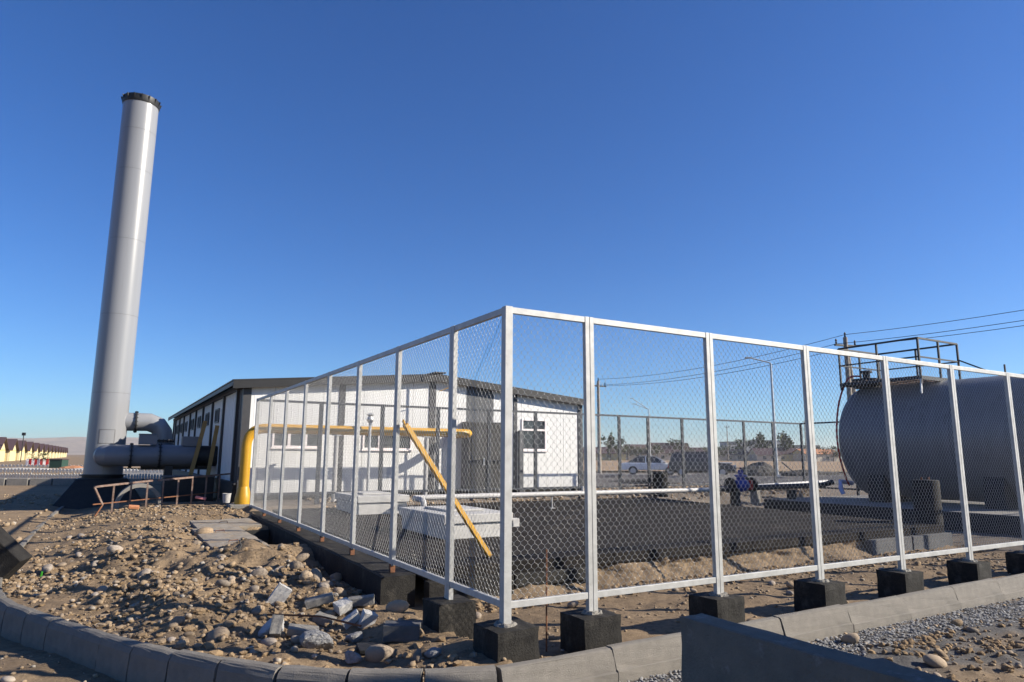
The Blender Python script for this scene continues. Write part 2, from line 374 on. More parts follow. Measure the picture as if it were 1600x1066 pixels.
gw = np.maximum(gw, ss(-.45, -.6, V_) * ss(.4, 1.0, U_) * np.clip(.8 + 1.3 * fbm(X * 1.1, Y * 1.1, 3, 77), .1, 1))
gw = np.maximum(gw, ss(-.4, -.55, V_) * ss(1.2, .9, np.abs(V_ + .2)) * ss(.2, .6, U_))
a = gm.attributes.new('gravel', 'FLOAT', 'POINT'); a.data.foreach_set('value', gw.ravel().astype(np.float32))
struct(link('ground', gm), 'structure', 'dry stony dirt ground of the building site')
def gz(x, y): return float(height(np.array([x]), np.array([y]))[0])

# ------------------------------------------------------------------ far setting: hills, field, road
def hills():
    xs = np.linspace(-4200, 900, 240); ts = np.linspace(0, 1, 26); X, T = np.meshgrid(xs, ts)
    top = (88 + 14 * fbm(xs * .0011, xs * 0, 4, 3) + 5 * fbm(xs * .006, xs * 0, 3, 8)) * ss(900, -500, xs)
    Yh = 2500 + 1100 * T; prof = np.sin(np.clip(T / .8, 0, 1) * math.pi / 2) ** 1.3
    Zh = prof * top[None] * (1 + .0) + 10 * fbm(X * .006, Yh * .004, 4, 21) * np.sin(math.pi * np.clip(T, 0, 1)) * ss(900, -200, X) - 3
    struct(link('hills', grid_mesh('hills', X, Yh, Zh, MT['hill'])), 'structure', 'low bare brown hills on the horizon')
hills()
def sheet(name, x0, x1, y0, y1, z, m, n=20, amp=0, label=None):
    X, Y = np.meshgrid(np.linspace(x0, x1, n * 3), np.linspace(y0, y1, n)); Z = z + amp * fbm(X * .2, Y * .2, 3, 4)
    return struct(link(name, grid_mesh(name, X, Y, Z, MT[m])), 'structure', label)
sheet('field', -40, 420, 62, 330, .42, 'field', 60, .12, 'dry brown field beyond the road')
MT['road'] = mat('dusty_road', (.16, .15, .14), (.20, .185, .165), 1, .95)
def gravel_bank():
    X, Y = np.meshgrid(np.linspace(2, 40, 190), np.linspace(24, 43.5, 70)); t = (Y - 24) / 19.5
    Z = .25 + (.50 + .25 * fbm(X * .5, Y * .3, 3, 51)) * np.sin(math.pi * np.clip(t, 0, 1)) ** .8 + .12 * fbm(X * 1.6, Y * 1.6, 3, 52) - .06
    struct(link('gravel_bank', grid_mesh('gravel_bank', X, Y, Z, MT['dark_gravel'])), 'structure', 'low dark gravel bank between the far fence and the road')
MT['dark_gravel'] = mat('dark_gravel', (.10, .092, .085), (.055, .05, .047), 2.5, .95, 0, 1, 6, c3=(.20, .175, .15), s3=5, lo3=.57, hi3=.65)
gravel_bank()
sheet('road', -30, 120, 43, 57, .30, 'road', 20, 0, 'dusty road where the cars stand')

# ------------------------------------------------------------------ kerb of single stones
def kerb():
    k = struct(bpy.data.objects.new('kerb', None), 'structure', 'curved kerb of grey concrete stones round the site'); COL.objects.link(k)
    L = np.concatenate([[0], np.cumsum(np.linalg.norm(np.diff(KC, axis=0), axis=1))])
    W3 = np.array([P(*c)[:2] for c in KC])
    def at(s): return np.array([np.interp(s, L, W3[:, 0]), np.interp(s, L, W3[:, 1])])
    s = 17.3; i = 0
    i_arc0 = L[np.argmin(np.hypot(KC[:, 0] - .3, KC[:, 1] + .38))]; i_arc1 = L[np.argmin(np.hypot(KC[:, 0] + 3.7, KC[:, 1] - 5.2))]
    while s < L[-1] - 12:
        ln = 1.0 if s < i_arc0 or s > i_arc1 else .5
        a, b = at(s), at(s + ln); d = (b - a) / np.linalg.norm(b - a); n = np.array([d[1], -d[0]])
        mid = (a + b) / 2; u, v = uv(*mid)
        if kerb_dist(np.array([u + 0.0]), np.array([v]))[0] is None: pass
        inn = np.array([3.0, 12.0]) - mid
        if n @ inn > 0: n = -n                       # outward
        z = .2 - .04 * float(ss(.2, 2.5, np.array(v))) + random.uniform(-.006, .006) + .14 * float(ss(5, 14, np.array(v)))
        prof = [(0, -.35), (.15, -.35), (.15, -.16), (.128, -.150), (.085, -.012), (.065, 0), (0, 0)] if ln > .6 else [(0, -.35), (.13, -.35), (.13, -.2), (.118, -.06), (.095, -.015), (.065, 0), (0, 0)]
        hl = np.linalg.norm(b - a) / 2 - .0012; bb = B(); vs = []
        for t in (-hl, hl):
            for o, h in prof: q = d * t + n * o; vs.append((q[0], q[1], h))
        m_ = len(prof); bb.add(vs, [tuple(range(m_))[::-1], tuple(range(m_, 2 * m_))] + [(j, (j + 1) % m_, m_ + (j + 1) % m_, m_ + j) for j in range(m_)])
        o = bb.obj('kerb_stone', 'kerb', k, bevel=.004, loc=(mid[0], mid[1], z), rot=(random.uniform(-.006, .006), random.uniform(-.006, .006), random.uniform(-.008, .008)))
        rough(o, 3, .005, 12); s += ln; i += 1
kerb()

# ------------------------------------------------------------------ chain-link fences
def chain(w, h, px=.032, pz=.073, r=.0015):
    nw = int(w / px); px = w / nw; nh = int(h / (pz / 2)); st = h / nh; d = st * .2
    k = np.arange(nh + 1)
    zz = np.stack([k * st - d, k * st + d], 1).ravel().clip(0, h)
    sg = np.repeat(np.where(k % 2 == 0, 1, -1), 2).astype(float)
    n = len(zz); ang = np.arange(3) * 2 * math.pi / 3; vs = []; fs = []
    for i in range(nw):
        s = sg if i % 2 == 0 else -sg
        wob = rng.normal(0, .0012, n)
        x = (i + .5) * px + s * px * .52 + wob; y = np.tile([-.0022, .0022], n // 2) * s + rng.normal(0, .0006, n)
        c = np.stack([x, y, zz], 1)
        ring = c[:, None, :] + np.stack([np.cos(ang), np.sin(ang), 0 * ang], 1)[None] * r * 1.25
        o = len(vs) * 0 + i * n * 3
        vs.append(ring.reshape(-1, 3))
        a = (np.arange(n - 1) * 3)[:, None] + o
        for j in range(3):
            j2 = (j + 1) % 3
            fs.append(np.stack([a[:, 0] + j, a[:, 0] + j2, a[:, 0] + 3 + j2, a[:, 0] + 3 + j], 1))
    co = np.concatenate(vs); q = np.concatenate(fs)
    me = bpy.data.meshes.new('wire_mesh'); me.vertices.add(len(co)); me.vertices.foreach_set('co', co.ravel())
    me.loops.add(q.size); me.loops.foreach_set('vertex_index', q.ravel().astype(np.int32)); me.polygons.add(len(q))
    me.polygons.foreach_set('loop_start', np.arange(len(q)) * 4); me.polygons.foreach_set('loop_total', np.full(len(q), 4)); me.update(); me.validate()
    me.materials.append(MT['wire']); return me
CH = {}
def chain_cached(w, h):
    k = (round(w, 2), round(h, 2))
    if k not in CH: CH[k] = chain(*k)
    return CH[k]
def fence(name, label, u, v, rz, posts, zb, zt, foot, corner=(False, False), m='fence', face=-1, slope=0, depth=.045):
    """posts: distances along the run; zb / zt bottom and top of the panels; foot(i, x): lower end of a post"""
    f = thing(name, label, 'fence', P(u, v, 0), PH + rz, 'chain-link fence round the fuel yard')
    for i, x in enumerate(posts):
        b = B(); z0 = foot(i, x)
        if (i == 0 and corner[0]) or (i == len(posts) - 1 and corner[1]):
            b.box(x - .035, x + .035, -.035, .035, z0, zt)
        else:
            b.box(x - .047, x - .0025, -depth / 2, depth / 2, z0, zt); b.box(x + .0025, x + .047, -depth / 2, depth / 2, z0, zt)
            b.box(x - .0025, x + .0025, -depth / 2 + .01, depth / 2 - .01, z0, zt - .01)
        if not (i == 0 and corner[0] == 'skip'): b.obj('post', m, f, bevel=.0025)
        if i < len(posts) - 1:
            x0, x1 = x + (.038 if i == 0 and corner[0] else .049), posts[i + 1] - (.038 if i + 1 == len(posts) - 1 and corner[1] else .049)
            zl, zr = zb + slope * x0, zb + slope * x1
            B().box(x0, x1, -depth / 2 + .004, depth / 2 - .004, zt - .055, zt - .002).obj('top_rail', m, f, bevel=.0025)
            B().add([(xx, yy, zz) for xx, zq in ((x0, zl), (x1, zr)) for yy, zz in ((-.018, zq), (.018, zq), (.018, zq + .052), (-.018, zq + .052))],
                    [(0, 1, 2, 3), (7, 6, 5, 4), (0, 4, 5, 1), (1, 5, 6, 2), (2, 6, 7, 3), (3, 7, 4, 0)]).obj('bottom_rail', m, f, bevel=.0025)
            link('wire_mesh', chain_cached(x1 - x0, zt - .05 - max(zl, zr) - .04), f, (x0, face * .006, max(zl, zr) + .045))
    return f
near_posts = [0, .84] + [2.34 + 1.51 * i for i in range(11)]
near_posts[-1] = 18.45
FN = fence('chain_link_fence', 'silver chain-link fence run on concrete blocks, facing the kerb at right', 0, 0, 0, near_posts, .478, 2.89,
           lambda i, x: .30, corner=(True, True))
for i, x in enumerate(near_posts[:10]):
    s = .185 + random.uniform(-.008, .012); dx = random.uniform(-.02, .02); top = .365 + random.uniform(-.012, .012)
    rough(B().box(-s, s, -s + .01, s + .01, -.45, 0).obj('footing', 'bitumen', FN, loc=(x + dx + .01, .02, top), rot=(random.uniform(-.02, .02), random.uniform(-.02, .02), random.uniform(-.05, .05))), 7, .007)
    mo = B().lathe([(.10, 0), (.085, .02), (.06, .035)], 10).obj('mortar', 'concrete', FN, loc=(x, 0, top - .006)); rough(mo, 1, .012, 20)
left_posts = [0, 1.03] + [2.48 + 1.42 * i for i in range(7)]; left_posts[-1] = 11.0
FL = fence('chain_link_fence', 'long shaded chain-link fence run beside the dirt mound, ending at the yellow pipe', 0, 0, R(90), left_posts, .478, 2.89,
           lambda i, x: .30 if i < 2 else .462 + .006 * x, corner=('skip', True), face=1, slope=.006)
rough(B().box(-.19, .17, -.20, .17, -.45, 0).obj('footing', 'bitumen', FL, loc=(1.02, .02, .375), rot=(0, 0, .02)), 7, .007)
# strip foundation under the left run (local x runs along v)
bm = B(); n = 30
xs = np.linspace(2.28, 11.25, n)
for k in range(n - 1):
    pass
vs = []; 
for x in xs:
    t = .37 + .010 * x
    for yy, zz in ((-.20, -.5), (-.20, t), (.19, t), (.19, -.5)): vs.append((x + random.uniform(-.01, .01), yy + random.uniform(-.008, .008), zz + random.uniform(-.006, .006)))
bm.add(vs, [(0, 1, 2, 3), tuple(range(4 * n - 4, 4 * n))[::-1]] + [(4 * k + j, 4 * k + (j + 1) % 4, 4 * k + 4 + (j + 1) % 4, 4 * k + 4 + j) for k in range(n - 1) for j in range(4)])
bm.obj('strip_foundation', 'bitumen', FL)
for x in left_posts[2:]:
    B().box(x - .03, x + .03, -.026, .026, .38 + .009 * x, .475 + .006 * x).obj('post_foot', 'rust', FL)
far_posts = [0, 1.4, 2.88, 4.35, 5.82, 7.26, 8.73, 10.18, 11.3, 12.7, 14.1, 15.5, 16.95, 18.45]
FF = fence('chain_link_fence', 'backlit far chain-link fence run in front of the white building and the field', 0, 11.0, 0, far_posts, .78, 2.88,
           lambda i, x: .52, corner=('skip', False), m='fence_shaded')
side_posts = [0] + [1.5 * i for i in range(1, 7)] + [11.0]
FR = fence('chain_link_fence', 'chain-link fence run behind the fuel tank', 18.45, 0, R(90), side_posts, .62, 2.88, lambda i, x: .2, corner=('skip', 'skip'), m='fence_shaded')

# yellow brace bar leaning inside the fence
br = site('brace_bar', 'yellow steel bar leaning from the fence post down to the black pad', 'steel bar', 0, 0, 0)
B().bar((.07, 2.40, 2.0), (1.31, 2.66, .46), .055, .055).obj('bar', 'yellow_dirty', br, bevel=.004)
B().bar((.03, 2.36, 2.04), (.07, 2.41, 1.99), .02, .03).obj('hook', 'yellow_dirty', br)

# ------------------------------------------------------------------ black pad, soil bank, concrete chambers
PADU0, PADU1, PADV0, PADV1 = .32, 10.6, 2.25, 10.4
def padz(v): return .445 + .010 * (v - PADV0)
pad = site('pad', None, None); del pad['label']; del pad['category']; pad.name = 'yard_pad'; struct(pad, 'structure', 'black bitumen-coated concrete pad inside the fence')
nu, nv = 4, 3
for i in range(nu):
    for j in range(nv):
        u0 = lerp(PADU0, PADU1, i / nu) + .004; u1 = lerp(PADU0, PADU1, (i + 1) / nu) - .004
        v0 = lerp(PADV0, PADV1, j / nv) + .004; v1 = lerp(PADV0, PADV1, (j + 1) / nv) - .004
        B().add([(uu, vv, padz(vv) - dz) for dz in (.13, 0) for uu, vv in ((u0, v0), (u1, v0), (u1, v1), (u0, v1))],
                [(3, 2, 1, 0), (4, 5, 6, 7), (0, 1, 5, 4), (1, 2, 6, 5), (2, 3, 7, 6), (3, 0, 4, 7)]).obj('pad_slab', 'pad', pad, bevel=.008)
def bank():
    us = np.linspace(PADU0, PADU1, 240); ts = np.linspace(0, 1, 26); Ux, T = np.meshgrid(us, ts)
    lump = fbm(Ux * 2.3, T * 2 + 3, 4, 31); fine = fbm(Ux * 9, T * 5, 3, 37)
    out = .30 * (1 - T) ** 2.5 * (1 + .8 * fbm(Ux * .9, Ux * 0, 3, 5)) + .22 * np.exp(-((Ux - 3.3) / .35) ** 2) * (1 - T) ** .7 + .12 * np.exp(-((Ux - 6.6) / .25) ** 2) * (1 - T)
    Vx = PADV0 + .06 - np.clip(out, 0, .6) - .09 * lump - .05 * fine
    Zx = T * (padz(PADV0) - .12 + .0) + .01 + .02 * fine * (1 - T)
    Wx = CU[0] + UU[0] * Ux + VV[0] * Vx; Wy = CU[1] + UU[1] * Ux + VV[1] * Vx
    struct(link('earth_bank', grid_mesh('earth_bank', Wx, Wy, Zx, MT['soilwall'])), 'structure', 'cut earth bank under the near edge of the black pad')
bank()
eb = site('edge_beam', 'short dark concrete edge wall under the near left corner of the black pad', 'concrete wall', .3, 2.2, 0, 'edge walls under the pad')
B().box(0, 1.05, -.05, .1, .06, .318).obj('wall', 'bitumen', eb, bevel=.006); B().box(1.08, 2.25, -.03, .1, .17, .318).obj('wall', 'bitumen', eb, bevel=.006)
eb = site('edge_beam', 'grey concrete edge wall under the right corner of the black pad', 'concrete wall', 8.2, 2.2, 0, 'edge walls under the pad')
B().box(0, 1.15, -.05, .1, -.02, .318).obj('wall', 'concrete_dark', eb, bevel=.006); B().box(1.18, 2.42, -.06, .1, -.02, .318).obj('wall', 'concrete_dark', eb, bevel=.006)

def chamber(label, u, v, w, d, h, ledge):
    z = padz(v) ; c = site('concrete_chamber', label, 'chamber', u, v, z, 'concrete chambers on the pad')
    B().box(0, w, 0, d, 0, h * .62).obj('body', 'concrete_pale', c, bevel=.008)
    B().box(-.04, w + .04, -.04, d + .04, h * .62 + .003, h).obj('cover_slab', 'concrete_pale', c, bevel=.012)
    B().box(w * .2, w * .8, d * .25, d * .75, h + .003, h + .035).obj('hatch', 'concrete_pale', c, bevel=.006)
    if ledge: B().box(w + .045, w + .16, -.03, .14, h * .38, h * .72).obj('lug', 'concrete_pale', c, bevel=.006)
    return c
chamber('low pale concrete chamber with cover slab, the nearer of two on the black pad', 1.5, 4.33, 1.06, 1.7, .35, True)
chamber('low pale concrete chamber with cover slab, the farther of two on the black pad', 1.55, 8.45, 1.0, 1.5, .36, False)

# white and black pipe line with valve
pv = 8.24
wp = site('white_pipe', 'white pipe run on a short stand across the black pad, elbow at its left end', 'pipe', 2.6, pv, 0)
B().tube(bend([(0, -.55, padz(pv)), (0, -.55, .80), (0, 0, .82), (8.35, 0, .82)], .12), .055, 14).obj('pipe', 'white_pipe', wp, smooth=40)
st = B().tube([(3.35, 0, padz(pv)), (3.35, 0, .78)], .014, 8).obj('stand', 'white_pipe', wp)
B().box(3.29, 3.41, -.05, .05, padz(pv), padz(pv) + .012).obj('foot_plate', 'white_pipe', st)
B().tube([(4.2, 0, .87), (4.2, 0, .98)], .03, 10).obj('nipple', 'white_pipe', wp)
bp = site('black_pipe', 'thick black pipe from the blue valve to the fuel tank', 'pipe', 10.95, pv, 0)
B().tube([(0.02, 0, .83), (4.6, .0, .86), (4.9, -.15, .95)], .075, 14).obj('pipe', 'black_pipe', bp, smooth=40)
for x in (.1, .62, 1.6): B().lathe([(.12, -.015), (.12, .015)], 18, (x, 0, .835), 'X').obj('flange', 'black_pipe', bp)
for x in (.9, 3.2): B().box(x - .09, x + .09, -.1, .1, .1, .76).obj('support_block', 'bitumen_black', bp, bevel=.01)
vl = site('gate_valve', 'blue gate valve with red mark on the black pipe line', 'valve', 12.1, pv, .87)
B().lathe([(.10, -.24), (.13, -.22), (.13, -.16), (.17, -.1), (.19, 0), (.17, .1), (.13, .16), (.13, .22), (.10, .24)], 20, (0, -.0, .05), 'X').obj('body', 'blue', vl, smooth=40)
B().lathe([(.12, .15), (.12, .26), (.17, .27), (.17, .31), (.07, .33), (.07, .45), (.02, .46), (.02, .52)], 18).obj('bonnet', 'blue', vl, smooth=40)
B().lathe([(.16, .49), (.185, .5), (.16, .51)], 20).obj('handwheel', 'black_steel', vl)
B().box(.2, .32, -.14, .14, -.08, .18).obj('red_mark', 'red', vl, bevel=.02)
for s in (-1, 1): B().lathe([(.2, -.02), (.2, .02)], 20, (s * .42, 0, .05), 'X').obj('flange', 'black_steel', vl)
wp2 = site('white_pipe', 'straight white pipe lying on the gravel behind the blue valve', 'pipe', 13.0, 9.6, .75)
B().tube([(0, 0, 0), (5.0, .2, .12)], .07, 12).obj('pipe', 'white_pipe', wp2, smooth=40); B().box(1.2, 1.35, -.1, .15, -.5, -.03).obj('support_block', 'concrete', wp2); B().box(4.0, 4.15, -.1, .15, -.5, .02).obj('support_block', 'concrete', wp2)
def column(label, u, v, z, h, r):
    c = site('concrete_column', label, 'column', u, v, z, 'stub columns in the yard')
    B().lathe([(r, 0), (r, h - .015), (r - .015, h)], 26).obj('shaft', 'bitumen', c, smooth=40)
    B().lathe([(.02, h - .01), (.02, h + .05)], 8, (r * .5, 0, 0)).obj('bolt', 'rust', c); B().lathe([(.02, h - .01), (.02, h + .05)], 8, (-r * .5, 0, 0)).obj('bolt', 'rust', c)
column('dark round concrete stub column standing in front of the fuel tank', 10.75, 2.6, .3, .95, .235)
column('dark round concrete stub column by the far fence, white car behind it', 11.5, 10.75, .5, .70, .22)

# ------------------------------------------------------------------ fuel tank
def tank():
    uc, r, zc, v0, v1 = 16.35, 1.56, 2.14, 2.7, 7.0
    t = site('fuel_tank', 'big horizontal grey fuel tank with railed platform on top', 'tank', uc, 0, 0)
    prof = [(r, v0), (r, v1)]
    B().lathe(prof, 64, (0, 0, zc), 'Y', cap=False).obj('shell', 'tank', t, smooth=40)
    for a, s in ((v0, -1), (v1, 1)):
        pr = [(r * math.cos(e), a + s * .42 * math.sin(e)) for e in np.linspace(0, math.pi / 2 * .985, 10)]
        B().lathe(pr, 64, (0, 0, zc), 'Y').obj('end_cap', 'tank', t, smooth=50)
    for vv in (v0 + 1.45, v0 + 2.9): B().lathe([(r + .004, vv - .008), (r + .004, vv + .008)], 64, (0, 0, zc), 'Y', cap=False).obj('weld_seam', 'seam', t)
    for vv in (v0 + .7, v1 - .75):
        pts = [(-1.35, .5), (1.35, .5), (1.35, 1.02)] + [(r * 1.004 * math.sin(a), zc - r * 1.004 * math.cos(a)) for a in np.linspace(.95, -.95, 14)] + [(-1.35, 1.02)]
        B().prism(pts, vv - .22, vv + .22, 1).obj('saddle', 'bitumen_black', t)
    B().lathe([(.34, 3.62), (.34, 3.84), (.40, 3.84), (.40, 3.88), (.1, 3.90), (.1, 4.05), (.16, 4.06), (.16, 4.12), (.04, 4.14)], 20, (-.55, 6.75, 0)).obj('manhole', 'black_steel', t, smooth=40)
    # platform
    p = B()
    for k in range(9): p.box(-1.25, .62, 4.86 + k * .245, 4.86 + k * .245 + .2, 3.735, 3.765)
    p.obj('deck', 'rustpale', t); B().box(-1.28, .65, 4.82, 4.86, 3.66, 3.75).obj('deck_beam', 'black_steel', t); B().box(-1.28, .65, 7.05, 7.09, 3.66, 3.75).obj('deck_beam', 'black_steel', t)
    B().box(-1.3, -1.25, 4.8, 7.1, 3.67, 3.745).obj('deck_beam', 'black_steel', t)
    cs = [(-1.27, 4.84), (.64, 4.84), (.64, 7.07), (-1.27, 7.07)]
    def rail(a, b, zz, g=.045): B().bar((*a, zz), (*b, zz), g, g).obj('rail', 'black_steel', t)
    for i in range(4):
        a, b = cs[i], cs[(i + 1) % 4]; m_ = ((a[0] + b[0]) / 2, (a[1] + b[1]) / 2)
        rail(a, b, 4.74); rail(a, b, 4.25, .035)
        for q in (a, m_): B().bar((*q, 3.55 if q is a else 3.75), (*q, 4.74), .045, .045).obj('rail_post', 'black_steel', t)
    for i, (a, b) in enumerate((((.64, 4.84), (.9, 4.3)), ((.64, 4.84), (1.2, 4.0)))): pass
    ladder = B()
    for s in (0, .45): ladder.bar((-1.5 , 7.2 + s, .5), (-1.35, 7.2 + s, 4.6), .04, .04)
    for k in range(12): ladder.bar((-1.49 + k * .012, 7.2, .8 + k * .3), (-1.49 + k * .012, 7.65, .8 + k * .3), .025, .025)
    # red hose round the far left rim
    pts = [(-.55, 6.9, 3.98), (-.85, 7.05, 3.95), (-1.12, 7.1, 3.65), (-1.4, 7.12, 3.1), (-1.56, 7.12, 2.4), (-1.52, 7.12, 1.75), (-1.3, 7.15, 1.2), (-1.05, 7.2, .9)]
    pts = catmull([tuple(q) for q in pts], 6); B().tube([tuple(q) for q in pts], .026, 8).obj('hose', 'red', t, smooth=60)
    B().tube([(-.75, 7.3, .95), (-1.15, 7.4, 1.0), (-1.3, 7.3, .8), (-1.28, 7.25, .66)], .06, 10).obj('hose_coupling', 'lilac', t, smooth=60)
    B().bar((-1.27, 4.84, 3.75), (-1.3, 4.84, 3.3), .05, .03).obj('bracket', 'steel', t)
    B().bar((.64, 4.84, 4.3), (1.0, 3.9, 3.75), .035, .035).obj('rail', 'black_steel', t); B().bar((1.0, 3.9, 3.5), (1.0, 3.9, 4.1), .035, .035).obj('rail_post', 'black_steel', t)
    f = site('tank_foundation', 'black-coated concrete foundation slab under the fuel tank', 'foundation', 0, 0, 0)
    B().box(13.4, 18.0, 2.05, 8.6, -.3, .49).obj('slab', 'bitumen_black', f, bevel=.01); B().box(13.45, 17.95, 2.1, 8.55, .485, .497).obj('screed', 'concrete', f)
tank()

# ------------------------------------------------------------------ boiler house
def building():
    b = site('boiler_house', 'long white panel building with dark trims and a low dark gable roof', 'building', 0, 12.9, 0)
    W_, L_ = 10.2, 20.1; ez, rz_ = 3.42, 3.86; cu = 5.15
    def top(u): return lerp(ez, rz_ - .06, 1 - abs(u - cu) / cu)
    B().box(.02, W_ - .02, .03, L_, .3, .735).obj('plinth', 'bitumen', b); B().box(-.12, .02, .1, L_, .3, 1.0).obj('plinth', 'bitumen_black', b, bevel=.01)
    B().box(.06, W_ - .06, .06, L_ - .05, .72, ez - .05).obj('core', 'dark_in', b)
    # front wall of ribbed panels
    wins = [(.72, 1.95, 1.84, 2.27, 3), (3.03, 4.43, 1.81, 2.25, 3), (7.96, 8.85, 1.83, 2.78, 1)]
    def panel(u0, u1, z0, z1a, z1b, m='white_wall', rib=.17, off=0.0):
        n = max(1, int(round((u1 - u0) / rib))); ptsu = [u0]
        ys = [0.0]
        for k in range(n):
            a = lerp(u0, u1, k / n); st = (u1 - u0) / n
            ptsu += [a + st * .42, a + st * .46, a + st * .54, a + st * .58]; ys += [0, -.003, -.003, 0]
        ptsu.append(u1); ys.append(0.0); vs = []
        for q, y in zip(ptsu, ys): vs += [(q, y + off, z0), (q, y + off, lerp(z1a, z1b, (q - u0) / (u1 - u0)))]
        k = len(ptsu); vs += [(u1, .06 + off, z0), (u1, .06 + off, z1b), (u0, .06 + off, z0), (u0, .06 + off, z1a)]
        fs = [(2 * i, 2 * i + 2, 2 * i + 3, 2 * i + 1) for i in range(k - 1)] + [(2 * k - 2, 2 * k, 2 * k + 1, 2 * k - 1), (2 * k, 2 * k + 2, 2 * k + 3, 2 * k + 1), (2 * k + 2, 0, 1, 2 * k + 3)]
        return B().add(vs, fs).obj('wall_panel', m, b)
    cuts = [.16, .72, 1.95, 2.36, 2.52, 3.03, 4.43, 4.92, 5.12, 6.09, 6.99, 7.68, 7.96, 8.85, 9.5, 10.06]
    skip = {(2.36, 2.52), (4.92, 5.12), (7.68, 7.8)}
    for u0, u1 in zip(cuts[:-1], cuts[1:]):
        if (u0, u1) in skip: continue
        wz = [w_ for w_ in wins if abs(w_[0] - u0) < .02]
        m = 'greypanel' if (u0, u1) == (6.09, 6.99) else 'white_wall'
        if wz:
            panel(u0 + .004, u1 - .004, .74, wz[0][2], wz[0][2], m); panel(u0 + .004, u1 - .004, wz[0][3], top(u0), top(u1), m)
        else: panel(u0 + .004, u1 - .004, .74, top(u0), top(u1), m)
    for x0, x1, z0, z1, parts in wins:
        wn = B().box(x0, x1, .02, .05, z0, z1).obj('window', 'glass', b)
        f = B(); t = .05
        f.box(x0, x1, -.03, .018, z0, z0 + t); f.box(x0, x1, -.03, .018, z1 - t, z1); f.box(x0, x0 + t, -.03, .018, z0 + t, z1 - t); f.box(x1 - t, x1, -.03, .018, z0 + t, z1 - t)
        f.obj('frame', 'frame_white', wn)
        if parts == 1: B().box(x0 + t, x1 - t, -.028, .016, z1 - .36, z1 - .30).obj('transom', 'frame_white', wn)
        else:
            for k in (1, 2): q = lerp(x0, x1, k / 3); B().box(q - .035, q + .035, -.028, .016, z0 + t, z1 - t).obj('mullion', 'frame_white', wn)
        B().box(x0 - .03, x1 + .03, -.06, -.032, z0 - .03, z0 + .004).obj('sill', 'frame_white', wn)
    for x0, x1 in ((-.03, .16), (2.36, 2.52), (4.92, 5.12), (7.68, 7.80), (10.06, 10.24)):
        B().box(x0, x1, -.022, .05, .74, top(min(max((x0 + x1) / 2, 0), W_)) - .02).obj('trim_post', 'trim', b)
    B().box(7.82, 8.02 - .07, -.14, -.03, .6, 2.42).obj('downpipe', 'greypanel', b)
    # doorway vestibule
    v = B().box(5.95, 7.15, -.42, -.01, .55, 2.62).obj('vestibule', 'greypanel', b)
    B().box(5.97, 7.13, -.435, -.422, .58, 2.6).obj('door', 'dark_in', v); B().box(6.05, 6.5, -.45, -.437, .64, 2.46).obj('door_leaf', 'black_steel', v); B().box(6.42, 6.46, -.48, -.452, 1.4, 1.6).obj('handle', 'steel', v)
    B().box(6.2, 7.3, -.9, -.42, .5, .64).obj('step', 'concrete', v)
    # left wall: bays between dark posts
    vs_ = [0.0, .78, 3.14, 5.58, 8.04, 10.25, 12.35, 14.88, 16.9, 19.0, 20.1]
    small = {3: (5.0, 5.92), 4: (7.4, 8.26), 5: (9.73, 10.59), 7: (14.23, 15.3)}
    for k, (a, c) in enumerate(zip(vs_[:-1], vs_[1:])):
        n = max(1, int((c - a) / .25)); vv = []; pos = [a]; off = [0]
        for j in range(n):
            q = lerp(a, c, j / n); s_ = (c - a) / n; pos += [q + s_ * .42, q + s_ * .46, q + s_ * .54, q + s_ * .58]; off += [0, -.012, -.012, 0]
        pos.append(c); off.append(0)
        for q, o_ in zip(pos, off): vv += [(o_, q, .98), (o_, q, ez - .14)]
        B().add(vv, [(2 * i, 2 * i + 1, 2 * i + 3, 2 * i + 2) for i in range(len(pos) - 1)]).obj('wall_panel', 'white_wall' if k else 'trim', b)
        B().box(-.07, .01, c - .06, c + .06, .98, ez - .02).obj('trim_post', 'trim', b)
    for q in (3.6, 6.0, 8.3, 10.6, 13.0, 15.2, 17.2):
        wn = B().box(-.03, -.013, q + .5, q + 1.3, 2.60, 3.02).obj('window', 'dark_in', b)
        f = B(); f.box(-.045, -.031, q + .5, q + 1.3, 2.60, 2.64); f.box(-.045, -.031, q + .5, q + 1.3, 2.98, 3.02); f.box(-.045, -.031, q + .5, q + .54, 2.64, 2.98); f.box(-.045, -.031, q + 1.26, q + 1.3, 2.64, 2.98); f.obj('frame', 'greypanel', wn)
    B().box(-.09, .0, .05, L_, ez - .13, ez - .02).obj('eave_trim', 'trim', b); B().box(-.10, .02, .0, L_, .94, .99).obj('drip_rail', 'trim', b)
    # roof: corrugated sheets, single pieces
    eu0, eu1 = -.30, W_ + .20
    for side in (0, 1):
        a, c = (eu0, cu) if side == 0 else (eu1, cu)
        za = ez + .04 - .03
        n = 18
        for k in range(n):
            v0 = lerp(-.22, L_ + .3, k / n); v1 = lerp(-.22, L_ + .3, (k + 1) / n) - .004; vs = []; m_ = 4; ptsv = []; hs = []
            for j in range(m_):
                s_ = (v1 - v0) / m_; q = v0 + j * s_; ptsv += [q, q + s_ * .55, q + s_ * .65, q + s_ * .90]; hs += [0, 0, .045, .045]
            ptsv.append(v1); hs.append(0)
            for q, h in zip(ptsv, hs): vs += [(a, q, za + h), (c, q, rz_ + .06 + h)]
            B().add(vs, [(2 * i, 2 * i + 2, 2 * i + 3, 2 * i + 1) for i in range(len(ptsv) - 1)]).obj('roof_sheet', 'roof', b)
        # fascia along the front gable
        s = -1 if side == 0 else 1
        f = B(); ve, vr = -.22, -.19
